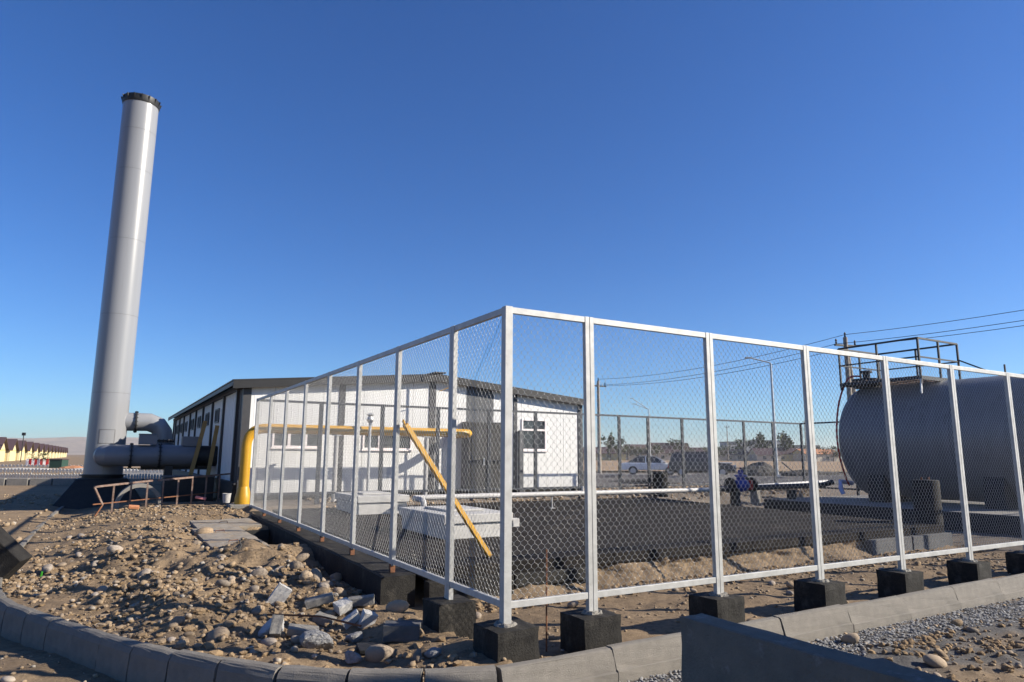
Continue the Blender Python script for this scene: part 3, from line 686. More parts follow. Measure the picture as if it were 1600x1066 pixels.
        f.add([(a, ve, za - .19), (c, ve, rz_ - .13), (c, ve, rz_ + .055), (a, ve, za - .004), (a, vr, za - .19), (c, vr, rz_ - .13), (c, vr, rz_ + .055), (a, vr, za - .004)],
              [(0, 1, 2, 3), (7, 6, 5, 4), (0, 4, 5, 1), (1, 5, 6, 2), (2, 6, 7, 3), (3, 7, 4, 0)]).obj('fascia', 'fascia_dark', b)
        f = B(); f.add([(a, -.19, za - .06), (c, -.19, rz_), (c, 0.04, rz_), (a, 0.04, za - .06), (a, -.19, za - .1), (c, -.19, rz_ - .04), (c, .04, rz_ - .04), (a, .04, za - .1)],
              [(0, 1, 2, 3), (7, 6, 5, 4), (0, 4, 5, 1), (1, 5, 6, 2), (2, 6, 7, 3), (3, 7, 4, 0)]).obj('soffit', 'trim', b)
        B().box(min(a, a - s * .03), max(a, a - s * .03), -.19, L_ + .3, za - .11, za - .012).obj('eave_fascia', 'roof', b)
    B().bar((cu, -.24, rz_ + .12), (cu, L_ + .3, rz_ + .12), .35, .03).obj('ridge_cap', 'roof', b)
building()

# yellow gas pipe
gp = site('gas_pipe', 'thick yellow gas pipe rising from a flared base and running along the white building', 'pipe', 0, 11.75, 0)
B().tube(bend([(-.06, 0, .75), (-.06, 0, 2.26), (5.72, 0, 2.26), (5.72, 1.12, 2.26)], .42, 10), .112, 24).obj('pipe', 'yellow', gp, smooth=40)
B().lathe([(.175, .56), (.175, .70), (.165, .75), (.125, .92), (.115, .95)], 28, (-.06, 0, 0)).obj('flared_base', 'yellow', gp, smooth=40)
B().box(-.36, .28, -.3, .3, .44, .57).obj('plinth', 'concrete', gp, bevel=.012)
for x in (2.0, 4.37): B().tube([(x, 0, .5), (x, 0, 2.14)], .06, 12).obj('support_post', 'white_pipe', gp, smooth=40); B().box(x - .1, x + .1, -.08, .08, 2.13, 2.15).obj('saddle', 'steel', gp)
vp = site('vent_pipe', 'slim grey vent pipe with a small hood in front of the white building', 'vent pipe', 2.75, 11.5, .55)
B().tube([(0, 0, 0), (0, 0, 1.92)], .035, 10).obj('pipe', 'steel', vp, smooth=40); B().lathe([(.05, 1.90), (.09, 1.96), (.09, 2.0), (.05, 2.06), (.10, 2.1), (.02, 2.14)], 14).obj('hood', 'steel', vp, smooth=40)
mst = site('warning_pole', 'thin yellow pole standing beyond the roof of the white building', 'pole', 5.3, 12.2, .56)
B().tube([(0, 0, 0), (0, 0, 4.2)], .025, 8).obj('pole', 'yellow', mst, smooth=40); B().bar((-.0, .0, 3.0), (-.35, .1, 2.85), .02, .02).obj('stay', 'yellow', mst)

# ------------------------------------------------------------------ chimney and ducts
def chimney():
    c = site('chimney', 'tall grey steel chimney with a black cap and black foundation', 'chimney', -2.83, 18.2, 0)
    r = .495; zs = [1.09, 3.4, 5.7, 8.0, 10.2, 11.5, 12.5]
    for a, b_ in zip(zs[:-1], zs[1:]):
        B().lathe([(r, a + .004), (r, b_ - .004)], 72, cap=False).obj('shaft_section', 'grey_paint', c, smooth=40)
        B().lathe([(r - .004, b_ - .006), (r - .004, b_ + .006)], 72, cap=False).obj('weld_seam', 'seam', c)
    B().lathe([(r + .012, 12.40), (r + .025, 12.42), (r + .025, 12.62), (r - .05, 12.64), (r - .05, 12.3)], 72, cap=False).obj('cap', 'black_steel', c, smooth=40)
    for k in range(16):
        a = 2 * math.pi * k / 16; d = Vector((math.cos(a), math.sin(a), 0)); t = Vector((-d.y, d.x, 0))
        p = d * (r + .026); q = d * (r + .075); vs = [p - t * .012 + Vector((0, 0, 12.44)), p + t * .012 + Vector((0, 0, 12.44)), p + t * .012 + Vector((0, 0, 12.61)), p - t * .012 + Vector((0, 0, 12.61)), q - t * .012 + Vector((0, 0, 12.61)), q + t * .012 + Vector((0, 0, 12.61))]
        B().add(vs, [(0, 1, 2, 3), (3, 2, 5, 4), (0, 4, 5, 1), (0, 3, 4), (1, 5, 2)]).obj('cap_lug', 'black_steel', c)
    B().lathe([(r + .09, 1.055), (r + .09, 1.085)], 48).obj('base_plate', 'black_steel', c)
    B().lathe([(r + .02, .3), (r + .02, 1.05)], 40).obj('base', 'bitumen_black', c, smooth=40)
    B().add([(-1.25, -1.15, .05), (1.25, -1.15, .05), (1.25, 1.15, .05), (-1.25, 1.15, .05), (-.62, -.62, .98), (.62, -.62, .98), (.62, .62, .98), (-.62, .62, .98)],
            [(3, 2, 1, 0), (4, 5, 6, 7), (0, 1, 5, 4), (1, 2, 6, 5), (2, 3, 7, 6), (3, 0, 4, 7)]).obj('foundation', 'bitumen_black', c, bevel=.02)
    f = B()
    for (x0, x1, z0, z1) in ((-.2, .2, 1.95, 1.965), (-.2, .2, 2.335, 2.35), (-.2, -.185, 1.95, 2.35), (.185, .2, 1.95, 2.35)):
        for k in range(6):
            a0 = lerp(x0, x1, k / 6) / r; a1 = lerp(x0, x1, (k + 1) / 6) / r; rr = r + .004
            f.add([(rr * math.sin(a0), -rr * math.cos(a0), z0), (rr * math.sin(a1), -rr * math.cos(a1), z0), (rr * math.sin(a1), -rr * math.cos(a1), z1), (rr * math.sin(a0), -rr * math.cos(a0), z1)], [(0, 1, 2, 3)])
    f.obj('hatch_rim', 'seam', c)
chimney()
def flange(c, r, axis, par, m='black_steel'):
    o = B().lathe([(r, -.02), (r + .055, -.02), (r + .055, .02), (r, .02)], 32, c, axis, cap=False).obj('flange', m, par)
    b = B()
    for k in range(16):
        a = 2 * math.pi * k / 16; x, y = (r + .035) * math.cos(a), (r + .035) * math.sin(a)
        b.lathe([(.012, -.045), (.012, .045)], 6, Vector(c) + Vector({'X': (0, x, y), 'Z': (x, y, 0)}[axis]), axis)
    b.obj('bolt_ring', m, o)
du = site('flue_duct', 'low thick grey flue duct from the building wall, elbowing into the chimney', 'duct', 0, 17.05, 0)
r = .295
B().lathe([(r, -.55), (r, .06)], 36, (0, 0, 1.62), 'X').obj('duct_section', 'black_steel', du, smooth=40)
for a, b_ in ((-1.48, -.56), (-2.2, -1.52), ): B().lathe([(r, a), (r, b_)], 36, (0, 0, 1.62), 'X').obj('duct_section', 'duct', du, smooth=40)
e = []; el = [(-2.22, 0), (-2.55, 0), (-2.77, .10), (-2.86, .32), (-2.86, .66)]
B().tube([(-2.22, 0, 1.62), (-2.48, .0, 1.62), (-2.68, .06, 1.62), (-2.80, .20, 1.62), (-2.82, .42, 1.62), (-2.82, .8, 1.62)], r, 36).obj('elbow', 'duct', du, smooth=25)
for x in (-2.21, -1.5, -.55): flange((x, 0, 1.62), r, 'X', du)
B().box(-2.05, -1.6, -.22, .2, 1.93, 2.2).obj('inspection_box', 'duct', du, bevel=.01); B().box(-2.06, -1.59, -.23, .21, 2.203, 2.225).obj('box_lid', 'duct', du)
B().box(-1.35, -1.15, -.2, .2, .6, 1.33).obj('support_post', 'black_steel', du)
du2 = site('flue_duct', 'upper grey flue duct leaving the chimney, turning down behind the lower duct', 'duct', 0, 18.2, 0)
r2 = .265
B().lathe([(r2, -2.6), (r2, -2.12)], 32, (0, 0, 2.6), 'X').obj('duct_section', 'grey_paint', du2, smooth=40); flange((-2.13, 0, 2.6), r2, 'X', du2)
B().tube([(-2.11, 0, 2.6), (-1.78, 0, 2.6), (-1.54, 0, 2.50), (-1.40, 0, 2.30), (-1.38, 0, 2.08)], r2, 32).obj('elbow', 'grey_paint', du2, smooth=25)
B().lathe([(r2, 2.07), (r2, 2.0), (.5, 1.72), (.5, 1.62)], 32, (-1.38, 0, 0)).obj('reducer', 'duct', du2, smooth=25); flange((-1.38, 0, 2.06), r2, 'Z', du2)
B().lathe([(.34, -1.9), (.34, .05)], 32, (0, 0, 1.55), 'X').obj('duct_section', 'duct', du2, smooth=40)
B().box(-.95, -.45, -1.3, -.9, 1.9, 2.17).obj('inspection_box', 'duct', du2)
for n_, (p, q) in enumerate((((-.72, -1.25, .95), (-.40, -1.1, 2.62)), ((-.25, -1.2, .95), (-.08, -1.15, 2.5)))):
    t = site('plank', ['long yellow plank leaning on the flue duct, the left one', 'shorter yellow plank leaning on the flue duct, the right one'][n_], 'plank', 0, 17.9, 0, 'planks leaning on the flue duct')
    B().bar(p, q, .11, .05, (0, 1, 0)).obj('board', 'wood', t, bevel=.004)
blk = site('concrete_block', 'big black-coated concrete block standing under the flue duct', 'concrete block', -1.1, 15.5, .2)
B().box(-.35, .85, -.35, .45, 0, .86).obj('block', 'bitumen_black', blk, bevel=.015); B().box(-.36, .86, -.36, .46, .862, .90).obj('top_screed', 'concrete_dark', blk, bevel=.01)

# rusty railing lying across the mound
def railing():
    a = Vector((-2.95, 12.1)); b_ = Vector((.05, 14.2))
    t = site('railing', 'low rusty steel railing standing in the rubble before the chimney', 'railing', 0, 0, 0)
    d = (b_ - a); L = d.length; n = 9
    def pt(s, z): q = a + d * s; return (q.x, q.y, z)
    B().bar(pt(0, .98), pt(.37, 1.07), .04, .04).obj('rail', 'rustpale', t); B().bar(pt(.41, 1.07), pt(1, 1.18), .04, .04).obj('rail', 'rustpale', t); B().bar(pt(0, .62), pt(.88, .73), .022, .022).obj('rail', 'rust', t)
    for k in range(n):
        s = .12 + .88 * k / (n - 1); z1 = lerp(.98, 1.18, s)
        B().bar(pt(s, .30), pt(s, z1 - .02), .036, .036).obj('rail_post', 'rustpale' if k < n - 1 else 'black_steel', t)
    B().bar(pt(0, .98), pt(.06, .60), .035, .035).obj('rail_post', 'rustpale', t); B().bar(pt(.06, .60), pt(.02, .38), .03, .03).obj('rail_post', 'rust', t)
railing()
# concrete ring, bucket, small debris near the railing
rg = site('concrete_ring', 'pale concrete well ring standing half buried behind the rusty railing', 'concrete ring', -2.05, 13.6, .50)
pr = [(.40, -.2), (.48, -.2), (.48, .25), (.40, .25), (.40, -.2)]
B().lathe(pr, 40, (0, 0, 0), 'Y', cap=False).obj('ring', 'concrete', rg, smooth=40)
bk = tag(B().lathe([(.075, 0), (.095, .2), (.10, .2), (.10, .215), (.088, .215), (.07, .02)], 20).obj('bucket', 'white_pipe', None, smooth=40, loc=P(-.28, 12.6, .55)), 'small white bucket standing by the yellow pipe', 'bucket')
tag(B().box(-.12, .12, -.05, .05, 0, .06).obj('brick', 'pink', None, bevel=.01, loc=P(-.75, 13.4, .6), rot=(0, .2, .3)), 'pink brick lying behind the right end of the rusty railing', 'brick')
tag(B().box(-.1, .1, -.06, .06, 0, .06).obj('brick', 'orange_brick', None, bevel=.01, loc=P(-2.2, 11.9, .53), rot=(.2, .1, .5)), 'orange brick in the rubble left of the rusty railing', 'brick')

# ------------------------------------------------------------------ stones: meshes shared by the single stones, pebbles as stuff
def rock_verts(seed, sub=2, angular=0.0):
    bm = bmesh.new(); bmesh.ops.create_icosphere(bm, subdivisions=sub, radius=1)
    co = np.array([v.co[:] for v in bm.verts]); fs = np.array([[v.index for v in f.verts] for f in bm.faces]); bm.free()
    r = np.random.default_rng(seed); d = np.zeros(len(co))
    for k in range(5):
        w_ = r.normal(size=3); w_ /= np.linalg.norm(w_); d += r.uniform(.05, .14) * np.sin(co @ w_ * r.uniform(1.2, 3.2) + r.uniform(0, 6))
    co = co * (1 + d)[:, None]
    for k in range(int(angular * 7)):
        w_ = r.normal(size=3); w_ /= np.linalg.norm(w_); h = r.uniform(.55, .8); s = co @ w_; co = co - np.clip(s - h, 0, None)[:, None] * w_[None]
    co *= np.array([1, r.uniform(.65, .95), r.uniform(.45, .75)])
    return co, fs
ROCKS = []
for k in range(12):
    co, fs = rock_verts(k + 3, 2, .0 if k % 3 else .6)
    me = bpy.data.meshes.new('stone'); me.from_pydata(co.tolist(), [], fs.tolist()); me.materials.append(MT['stone'])
    me.polygons.foreach_set('use_smooth', [True] * len(me.polygons)); ROCKS.append(me)
def stone(x, y, s, sink=.35, label=None, group=None, me=None):
    o = link('stone', me or random.choice(ROCKS), None, (x, y, gz(x, y) + s * (.6 - sink)), (random.uniform(-.4, .4), random.uniform(-.4, .4), random.uniform(0, 6.28)))
    q = random.uniform(.85, 1.2); o.scale = (s * q, s / q, s * random.uniform(.85, 1.1))
    return tag(o, label, 'stone', group)
def blocked(u, v):
    return (-.24 < u < .26 and v > 2.2) or (abs(u) < .26 and (abs(v) < .26 or abs(v - 1.03) < .26)) or (abs(v) < .24 and any(abs(u - q) < .24 for q in near_posts)) or (-.75 < u and 5.5 < v < 8.1 and u < 0)
cnt = 0; tries = 0
ptsN = []
while cnt < 185 and tries < 40000:
    tries += 1; u = random.uniform(-3.6, -.25); v = random.uniform(.2, 9.5)
    d = float(kerb_dist(np.array([u]), np.array([v]))[0])
    if d < .12 or blocked(u, v) or (-1.5 < u < -.3 and 5.2 < v < 9.6 and random.random() < .85): continue
    p = P(u, v); dens = .35 + .9 * float(fbm(np.array([p.x * .8]), np.array([p.y * .8]), 2, 61)[0])
    if v < 4.5 and u < -1.2: dens += .25
    if u > -.9 and 2 < v < 4.8: dens += .5
    if random.random() > dens * (1 if v < 6 else .45): continue
    s = .028 + .055 * random.random() ** 2.6
    if u > -.9 and 2 < v < 4.8: lab, g = 'rounded cobble in the heap against the concrete strip under the fence', 'cobbles against the strip foundation'; s = .05 + .05 * random.random()
    else: lab, g = 'rounded tan cobble lying on the dirt mound left of the fence', 'cobbles on the mound'
    if g == 'cobbles on the mound':
        sz_ = 'large' if s > .062 else 'fist-sized' if s > .042 else 'small'
        zone = 'beside the curved kerb' if d < .7 else 'below the tipped black slab' if u < -2.9 and v > 4 else 'in front of the rusty railing' if v > 7.5 else 'around the concrete trench covers' if v > 4.8 and u > -2.0 else 'next to the rubble of grey pavers' if v < 2.7 and u > -1.9 else 'on the ridge in the middle of the mound' if u > -1.9 else 'on the slope left of the mound ridge'
        lab = f'{sz_} tan cobble {zone}'; g = f'{sz_} cobbles {zone}'
    else:
        lab = ('larger ' if s > .075 else 'smaller ') + lab; g = ('larger ' if s > .075 else 'smaller ') + g
    stone(p.x, p.y, s, .3, lab, g); cnt += 1
for k in range(60):
    u = random.uniform(.3, 9.5); v = random.uniform(.25, 1.9)
    if blocked(u, v): continue
    p = P(u, v); s = .02 + .05 * random.random() ** 2; q = sum(1 for t in near_posts if t <= u); nm = ['', 'first', 'second', 'third', 'fourth', 'fifth', 'sixth', 'seventh', 'eighth'][min(q, 8)]
    stone(p.x, p.y, s, .3, f"{'big' if s > .04 else 'small'} brown stone on the dirt behind the {nm} panel of the near fence", f"{'big' if s > .04 else 'small'} stones behind panel {nm}")
for k in range(55):
    u = random.uniform(1.9, 8); v = random.uniform(-2.0, -.62)
    p = P(u, v); s = .02 + .055 * random.random() ** 2; q = 'close to the grey crushed stone' if v > -1.1 else 'near the foreground beam' if u < 4 else 'at the right edge'; b_ = 'big' if s > .045 else 'small'
    stone(p.x, p.y, s, .3, f'{b_} tan stone {q} outside the kerb', f'{b_} stones {q}')
for k in range(30):
    u = random.uniform(-4.3, -2.6); v = random.uniform(-.4, 3.0)
    if float(kerb_dist(np.array([u]), np.array([v]))[0]) > -.5: continue
    p = P(u, v); s = .03 + .05 * random.random(); b_ = 'bigger' if s > .055 else 'smaller'; stone(p.x, p.y, s, .35, f'{b_} stone in the lit dirt below the curved kerb at left', f'{b_} stones below the kerb')
for x, y, s, lab in ((-1.13, 7.0, .115, 'largest pale rounded stone beside the second fence block'), (-1.05, 5.75, .10, 'smooth oblong stone behind the kerb near the corner block'), (-2.45, 6.02, .12, 'big smooth tan stone just behind the kerb'),
                     (-2.75, 7.75, .12, 'upright grey rounded stone on the mound slope'), (-2.30, 9.9, .13, 'big pale stone on the ridge below the trench covers'), (-4.9, 11.2, .13, 'lone pale boulder on top of the mound'),
                     (-.72, 5.62, .07, 'grey rough stone at the foot of the corner block'), (2.35, 7.0, .075, 'pale stone between the third and second fence block'), (3.55, 6.05, .085, 'pointed pale stone on the gravel outside the kerb')):
    stone(x, y, s, .28, lab)
def stuff_rocks(name, label, n, area, smin, smax, m, sub=1, ang=0.0, power=2.5, filt=None, sink=.25, seed=1):
    r = np.random.default_rng(seed); base = [rock_verts(100 + k + seed * 7, sub, ang) for k in range(6)]
    u = r.uniform(area[0], area[1], n * 3); v = r.uniform(area[2], area[3], n * 3)
    keep = np.ones(len(u), bool) if filt is None else filt(u, v, r)
    u = u[keep][:n]; v = v[keep][:n]; n = len(u)
    x = CU[0] + UU[0] * u + VV[0] * v; y = CU[1] + UU[1] * u + VV[1] * v; z = height(x, y)
    s = smin + (smax - smin) * r.random(n) ** power; V_ = []; F_ = []; off = 0
    for k in range(6):
        ii = np.arange(k, n, 6); co, fs = base[k]; m_ = len(ii)
        if not m_: continue
        a = r.uniform(0, 6.28, m_); ca, sa = np.cos(a), np.sin(a); tl = r.uniform(-.5, .5, m_); ct, st = np.cos(tl), np.sin(tl)
        q = np.repeat(co[None], m_, 0) * s[ii][:, None, None]
        y1 = q[..., 1] * ct[:, None] - q[..., 2] * st[:, None]; z1 = q[..., 1] * st[:, None] + q[..., 2] * ct[:, None]
        x2 = q[..., 0] * ca[:, None] - y1 * sa[:, None]; y2 = q[..., 0] * sa[:, None] + y1 * ca[:, None]
        V_.append(np.stack([x2 + x[ii][:, None], y2 + y[ii][:, None], z1 + z[ii][:, None] + (s[ii] * (.5 - sink))[:, None]], 2).reshape(-1, 3))
        F_.append((fs[None] + (np.arange(m_) * len(co))[:, None, None] + off).reshape(-1, 3)); off += m_ * len(co)
    co = np.concatenate(V_); t = np.concatenate(F_); me = bpy.data.meshes.new(name)
    me.vertices.add(len(co)); me.vertices.foreach_set('co', co.ravel()); me.loops.add(t.size); me.loops.foreach_set('vertex_index', t.ravel().astype(np.int32))
    me.polygons.add(len(t)); me.polygons.foreach_set('loop_start', np.arange(len(t)) * 3); me.polygons.foreach_set('loop_total', np.full(len(t), 3)); me.update()
    me.polygons.foreach_set('use_smooth', np.full(len(t), ang == 0)); me.materials.append(MT[m])
    o = link(name, me); struct(o, 'stuff', label); return o
def f_mound(u, v, r):
    d = kerb_dist(u, v); x = CU[0] + UU[0] * u + VV[0] * v; y = CU[1] + UU[1] * u + VV[1] * v
    den = np.clip(.42 + 1.5 * fbm(x * .8, y * .8, 3, 61) + .35 * ss(4.5, 2, v) * ss(-1.0, -1.6, u) + .8 * ss(-1.0, -.6, u) * ss(4.9, 4.4, v) * ss(1.9, 2.3, v), .12, 1) * np.where(v > 6.5, .5, 1)
    hole = (u > -.78) & (v > 5.5) & (v < 8.1); slab = (u > -1.5) & (v > 5.2) & (v < 9.6)
    return (d > .04) & (u < -.22) & (r.random(len(u)) < den) & ~hole & ~(slab & (r.random(len(u)) < .8))
stuff_rocks('pebbles', 'pebbles and small cobbles strewn over the dirt mound', 3000, (-3.9, -.2, -.3, 13), .006, .048, 'pebble', 1, 0, 3.4, f_mound, seed=1)
stuff_rocks('pebbles', 'broken angular stones strewn over the dirt mound', 3200, (-3.9, -.2, -.3, 13), .006, .045, 'pebble', 1, .8, 3.2, f_mound, seed=11)
stuff_rocks('soil_clods', 'crumbled clods of earth over the dirt mound', 7500, (-3.9, -.2, -.3, 13), .006, .06, 'clod', 1, .9, 3.6, f_mound, .35, seed=12)
stuff_rocks('soil_clods', 'crumbled earth at the foot of the earth bank', 2600, (.4, 10, 1.5, 2.2), .01, .07, 'clod', 1, .9, 3.0, lambda u, v, r: r.random(len(u)) < ss(1.5, 2.1, v), .3, seed=13)
def f_in(u, v, r):
    x = CU[0] + UU[0] * u + VV[0] * v; y = CU[1] + UU[1] * u + VV[1] * v
    return r.random(len(u)) < np.clip(.3 + 1.2 * fbm(x * .9, y * .9, 3, 81) + .35 * ss(5, 8, u) + .5 * ss(1.5, 1.9, v), .08, 1)
stuff_rocks('pebbles', 'small stones on the dirt between the near fence and the pad', 2600, (-.1, 11, -.2, 2.05), .006, .034, 'pebble', 1, 0, 2.4, f_in, seed=2)
stuff_rocks('gravel', 'gravelly stones behind the pad along the far fence', 2200, (1.5, 19, 10.6, 16), .02, .09, 'pebble', 1, 0, 2.2, lambda u, v, r: ~((u < 10.6) & (v > 12.7)), seed=3)
stuff_rocks('crushed_stone', 'band of grey crushed stone along the foot of the kerb', 5200, (.55, 9.5, -.98, -.44), .007, .022, 'crushed', 1, .9, 1.2, lambda u, v, r: r.random(len(u)) < np.clip(1.25 - np.abs(v + .62) * 3.0, 0, 1), .1, seed=4)
stuff_rocks('pebbles', 'grit and small stones on the ground outside the kerb', 2600, (-5, 9, -3, 3), .005, .028, 'pebble', 1, 0, 2.4, lambda u, v, r: kerb_dist(u, v) < -.2, seed=5)
stuff_rocks('soil_clods', 'dark clods and broken stone on the ground outside the kerb at right', 2600, (1.2, 10, -2.8, -.85), .006, .05, 'clod', 1, .8, 3.0, lambda u, v, r: r.random(len(u)) < np.clip(.4 + 1.4 * fbm(u * 1.3, v * 1.3, 3, 91), .05, 1), .3, seed=15)
stuff_rocks('rubble', 'stony rubble on the ground left of the chimney', 1500, (-16, -3.9, 8, 24), .02, .08, 'pebble', 1, 0, 2.2, lambda u, v, r: np.full(len(u), True), seed=6)

# ------------------------------------------------------------------ rubble blocks on the ground behind the kerb
def slabpiece(name, label, cat, x, y, sx, sy, sz, m, rot, group=None, dz=0, bev=.006):
    b = B().box(-sx / 2, sx / 2, -sy / 2, sy / 2, -sz / 2, sz / 2)
    b.v = [(p[0] + random.uniform(-.006, .006), p[1] + random.uniform(-.006, .006), p[2] + random.uniform(-.005, .005)) for p in b.v]
    return tag(rough(b.obj(name, m, None, loc=(x, y, gz(x, y) + sz * .5 + dz), rot=rot), 4, .004, 18), label, cat, group)
G = 'broken pavers and bricks behind the kerb'
slabpiece('paver', 'grey paver fragment standing on edge at the left of the rubble', 'paver', -2.25, 6.95, .15, .06, .20, 'concrete_pale', (.2, .55, .5), G, .0)
slabpiece('paver', 'dark grey paver tilted in the middle of the rubble heap', 'paver', -1.88, 7.02, .27, .13, .07, 'concrete', (.15, -.22, .25), G, .03)
slabpiece('paver', 'long grey paver at the back of the rubble heap near the strip foundation', 'paver', -1.50, 7.15, .26, .12, .08, 'concrete', (.1, -.12, .12), G, .02)
slabpiece('paver', 'cube-like paver half leaning on the long paver', 'paver', -1.63, 6.95, .14, .12, .09, 'concrete_pale', (.3, -.3, .7), G, .03)
slabpiece('paver', 'pale paver lying flat left of the cube-like one', 'paver', -1.76, 6.80, .20, .12, .07, 'concrete', (.1, .2, -.2), G, .01)
slabpiece('paver', 'pale paver standing tilted at the right of the rubble heap', 'paver', -1.33, 6.66, .13, .10, .15, 'concrete_pale', (.25, .35, .5), G, -.02)
slabpiece('paver', 'pale narrow paver tilted beside the standing one', 'paver', -1.48, 6.66, .17, .09, .08, 'concrete_pale', (.1, -.6, .3), G, .03)
slabpiece('paver', 'small grey brick standing on end by the rough concrete lump', 'paver', -1.98, 6.08, .09, .09, .16, 'concrete', (-.5, .1, .2), G)
slabpiece('paver', 'whole dark grey paver left of the second fence block', 'paver', -.93, 6.18, .31, .20, .13, 'concrete_dark', (0, .02, .06), G, -.01, .012)
slabpiece('asphalt_piece', 'flat black asphalt piece before the dark paver', 'asphalt piece', -1.13, 5.98, .27, .20, .035, 'bitumen_black', (.05, .08, .4))
slabpiece('paver', 'flat grey slab fragment above the rough concrete lump', 'paver', -1.80, 6.25, .26, .16, .06, 'concrete', (.1, .15, .25), G, .04)
def lump(label, x, y, s, seed, m='lump', flat=1):
    co, fs = rock_verts(seed, 4, .7); r = np.random.default_rng(seed)
    co = co * (1 + r.normal(0, .022, len(co)))[:, None]; co[:, 2] *= flat
    me = bpy.data.meshes.new('concrete_lump'); me.from_pydata((co * s).tolist(), [], fs.tolist()); me.materials.append(MT[m])
    return tag(link('concrete_lump', me, None, (x, y, gz(x, y) + s * .38), (random.uniform(-.3, .3), .2, random.uniform(0, 6))), label, 'concrete lump', 'concrete lumps')
lump('big rough lump of grey aggregate concrete just behind the kerb', -1.60, 5.93, .17, 5); lump('pale cracked concrete lump left of the big rough one', -2.08, 6.32, .13, 8, 'concrete_pale')
lump('small rough concrete lump in front of the rubble heap', -1.36, 6.28, .09, 9); lump('small rough concrete lump between the first and second fence block', -.62, 5.62, .075, 11); lump('pointed grey concrete chip close to the kerb', -1.25, 5.68, .07, 14)
rd = tag(B().tube([(-2.55, 6.62, .17), (-2.2, 6.62, .20), (-1.75, 6.60, .19), (-1.35, 6.50, .13)], .009, 8).obj('rebar', 'rust', None, smooth=60), 'thin dark steel rod lying across the rubble', 'steel rod')
tag(B().tube([tuple(P(.46, .12, .0)), tuple(P(.47, .13, .88))], .007, 8).obj('rebar', 'rust'), 'thin rusty rod stuck upright behind the first fence panel', 'steel rod')
tag(B().tube([(-2.9, 4.98, -.05), (-2.2, 4.83, -.04), (-1.75, 4.78, -.05)], .012, 8).obj('cable_piece', 'black_steel', None, smooth=60), 'black cable end with wire lying in front of the kerb', 'cable')
tag(B().tube([(tuple(P(-1.35, 4.35, .52))), tuple(P(-1.28, 4.36, .49)), tuple(P(-1.25, 4.4, .54)), tuple(P(-1.27, 4.42, .60))], .008, 8).obj('wire_loop', 'black_steel', None, smooth=60), 'small black wire loop sticking out of the dirt', 'wire')
# concrete covers over the trench
tc = []
for k, (u0, u1, v0, v1, z) in enumerate(((-1.45, -.72, 5.2, 6.6, .425), (-1.45, -.71, 6.62, 8.03, .43), (-1.35, -.3, 8.1, 9.5, .44))):
    lab = ['grey concrete trench cover, the nearest of three on the mound', 'grey concrete trench cover in the middle, beside the dark opening', 'grey concrete trench cover, the farthest one near the fence'][k]
    b = site('trench_cover', lab, 'concrete slab', (u0 + u1) / 2, (v0 + v1) / 2, z, 'trench covers')
    w_, d_ = (u1 - u0) / 2, (v1 - v0) / 2
    rough(B().box(-w_, w_, -d_, d_, -.09, 0).obj('slab', 'dusty_concrete', b), 7, .008, 5); b.rotation_euler = (.01, random.uniform(-.015, .01), PH + random.uniform(-.02, .02))
    B().tube([(-.1, -.05, -.01), (-.09, -.05, .025), (.03, -.05, .03), (.04, -.05, -.01)], .006, 6).obj('lifting_loop', 'rust', b)
# trench walls of the dark opening
tr = site('trench', 'dark open trench between the concrete covers and the fence strip', 'trench', -.46, 6.82, 0)
B().box(-.31, -.25, -1.2, 1.2, -.6, .33).obj('side_wall', 'bitumen_black', tr); B().box(-.25, .25, 1.14, 1.2, -.6, .36).obj('end_wall', 'bitumen_black', tr); B().box(-.25, .25, -1.2, -1.14, -.6, .36).obj('end_wall', 'bitumen_black', tr)

# dark tilted block at the left edge
tb = thing('concrete_block', 'black-coated concrete slab tipped on its corner at the left edge of the mound', 'concrete block', (-6.55, 8.75, .32))
o = B().box(-.45, .35, -.12, .16, -.1, .38).obj('slab', 'bitumen', tb, bevel=.01); o.rotation_euler = (.1, .75, .2)
tag(B().box(-.008, .008, -.008, .008, 0, .07).obj('tape', 'lime', None, loc=(-6.05, 9.15, gz(-6.05, 9.15)), rot=(0, .1, .2)), 'small bright green tape beside the tipped slab', 'tape')

# precast beam and slab in the right foreground
pb = site('precast_beam', 'dark grey precast concrete beam lying across the right foreground', 'concrete beam', .285, -1.6, -.12)
B().prism([(0, 0), (.24, 0), (.20, .82), (.01, .82)], 0, -2.6, 1).obj('beam', 'beam_concrete', pb); rough(pb.children[0], 9, .007, 7)
ps = thing('precast_slab', 'dark precast block lying against the right side of the foreground beam', 'concrete block', (2.08, 4.02, -.12), R(12))
B().add([(-.55, -.6, 0), (.42, -.62, 0), (.32, .24, 0), (-.5, .2, 0), (-.4, -.3, .60), (.16, -.16, .61), (.15, .20, .62), (-.3, .16, .62)],
        [(3, 2, 1, 0), (4, 5, 6, 7), (0, 1, 5, 4), (1, 2, 6, 5), (2, 3, 7, 6), (3, 0, 4, 7)]).obj('block', 'beam_concrete', ps, bevel=.012)
# unseen slab stack, added outside the frame at right to shade the foreground beam
sk = thing('added_shade_stack', 'added stack of slabs on bearers, unseen right of the picture, shading the foreground beam', 'shade blocker', (4.75, 3.55, -.05), R(2))
for k in range(10): B().box(-.75, .75, -1.45, 1.05, .08 + k * .29, .08 + k * .29 + .22).obj('slab', 'concrete_dark', sk, bevel=.01)
for k in range(10):
    for s in (-.9, .75): B().box(-.7, .7, s - .05, s + .05, .01 + k * .29, .075 + k * .29).obj('bearer', 'wood', sk)

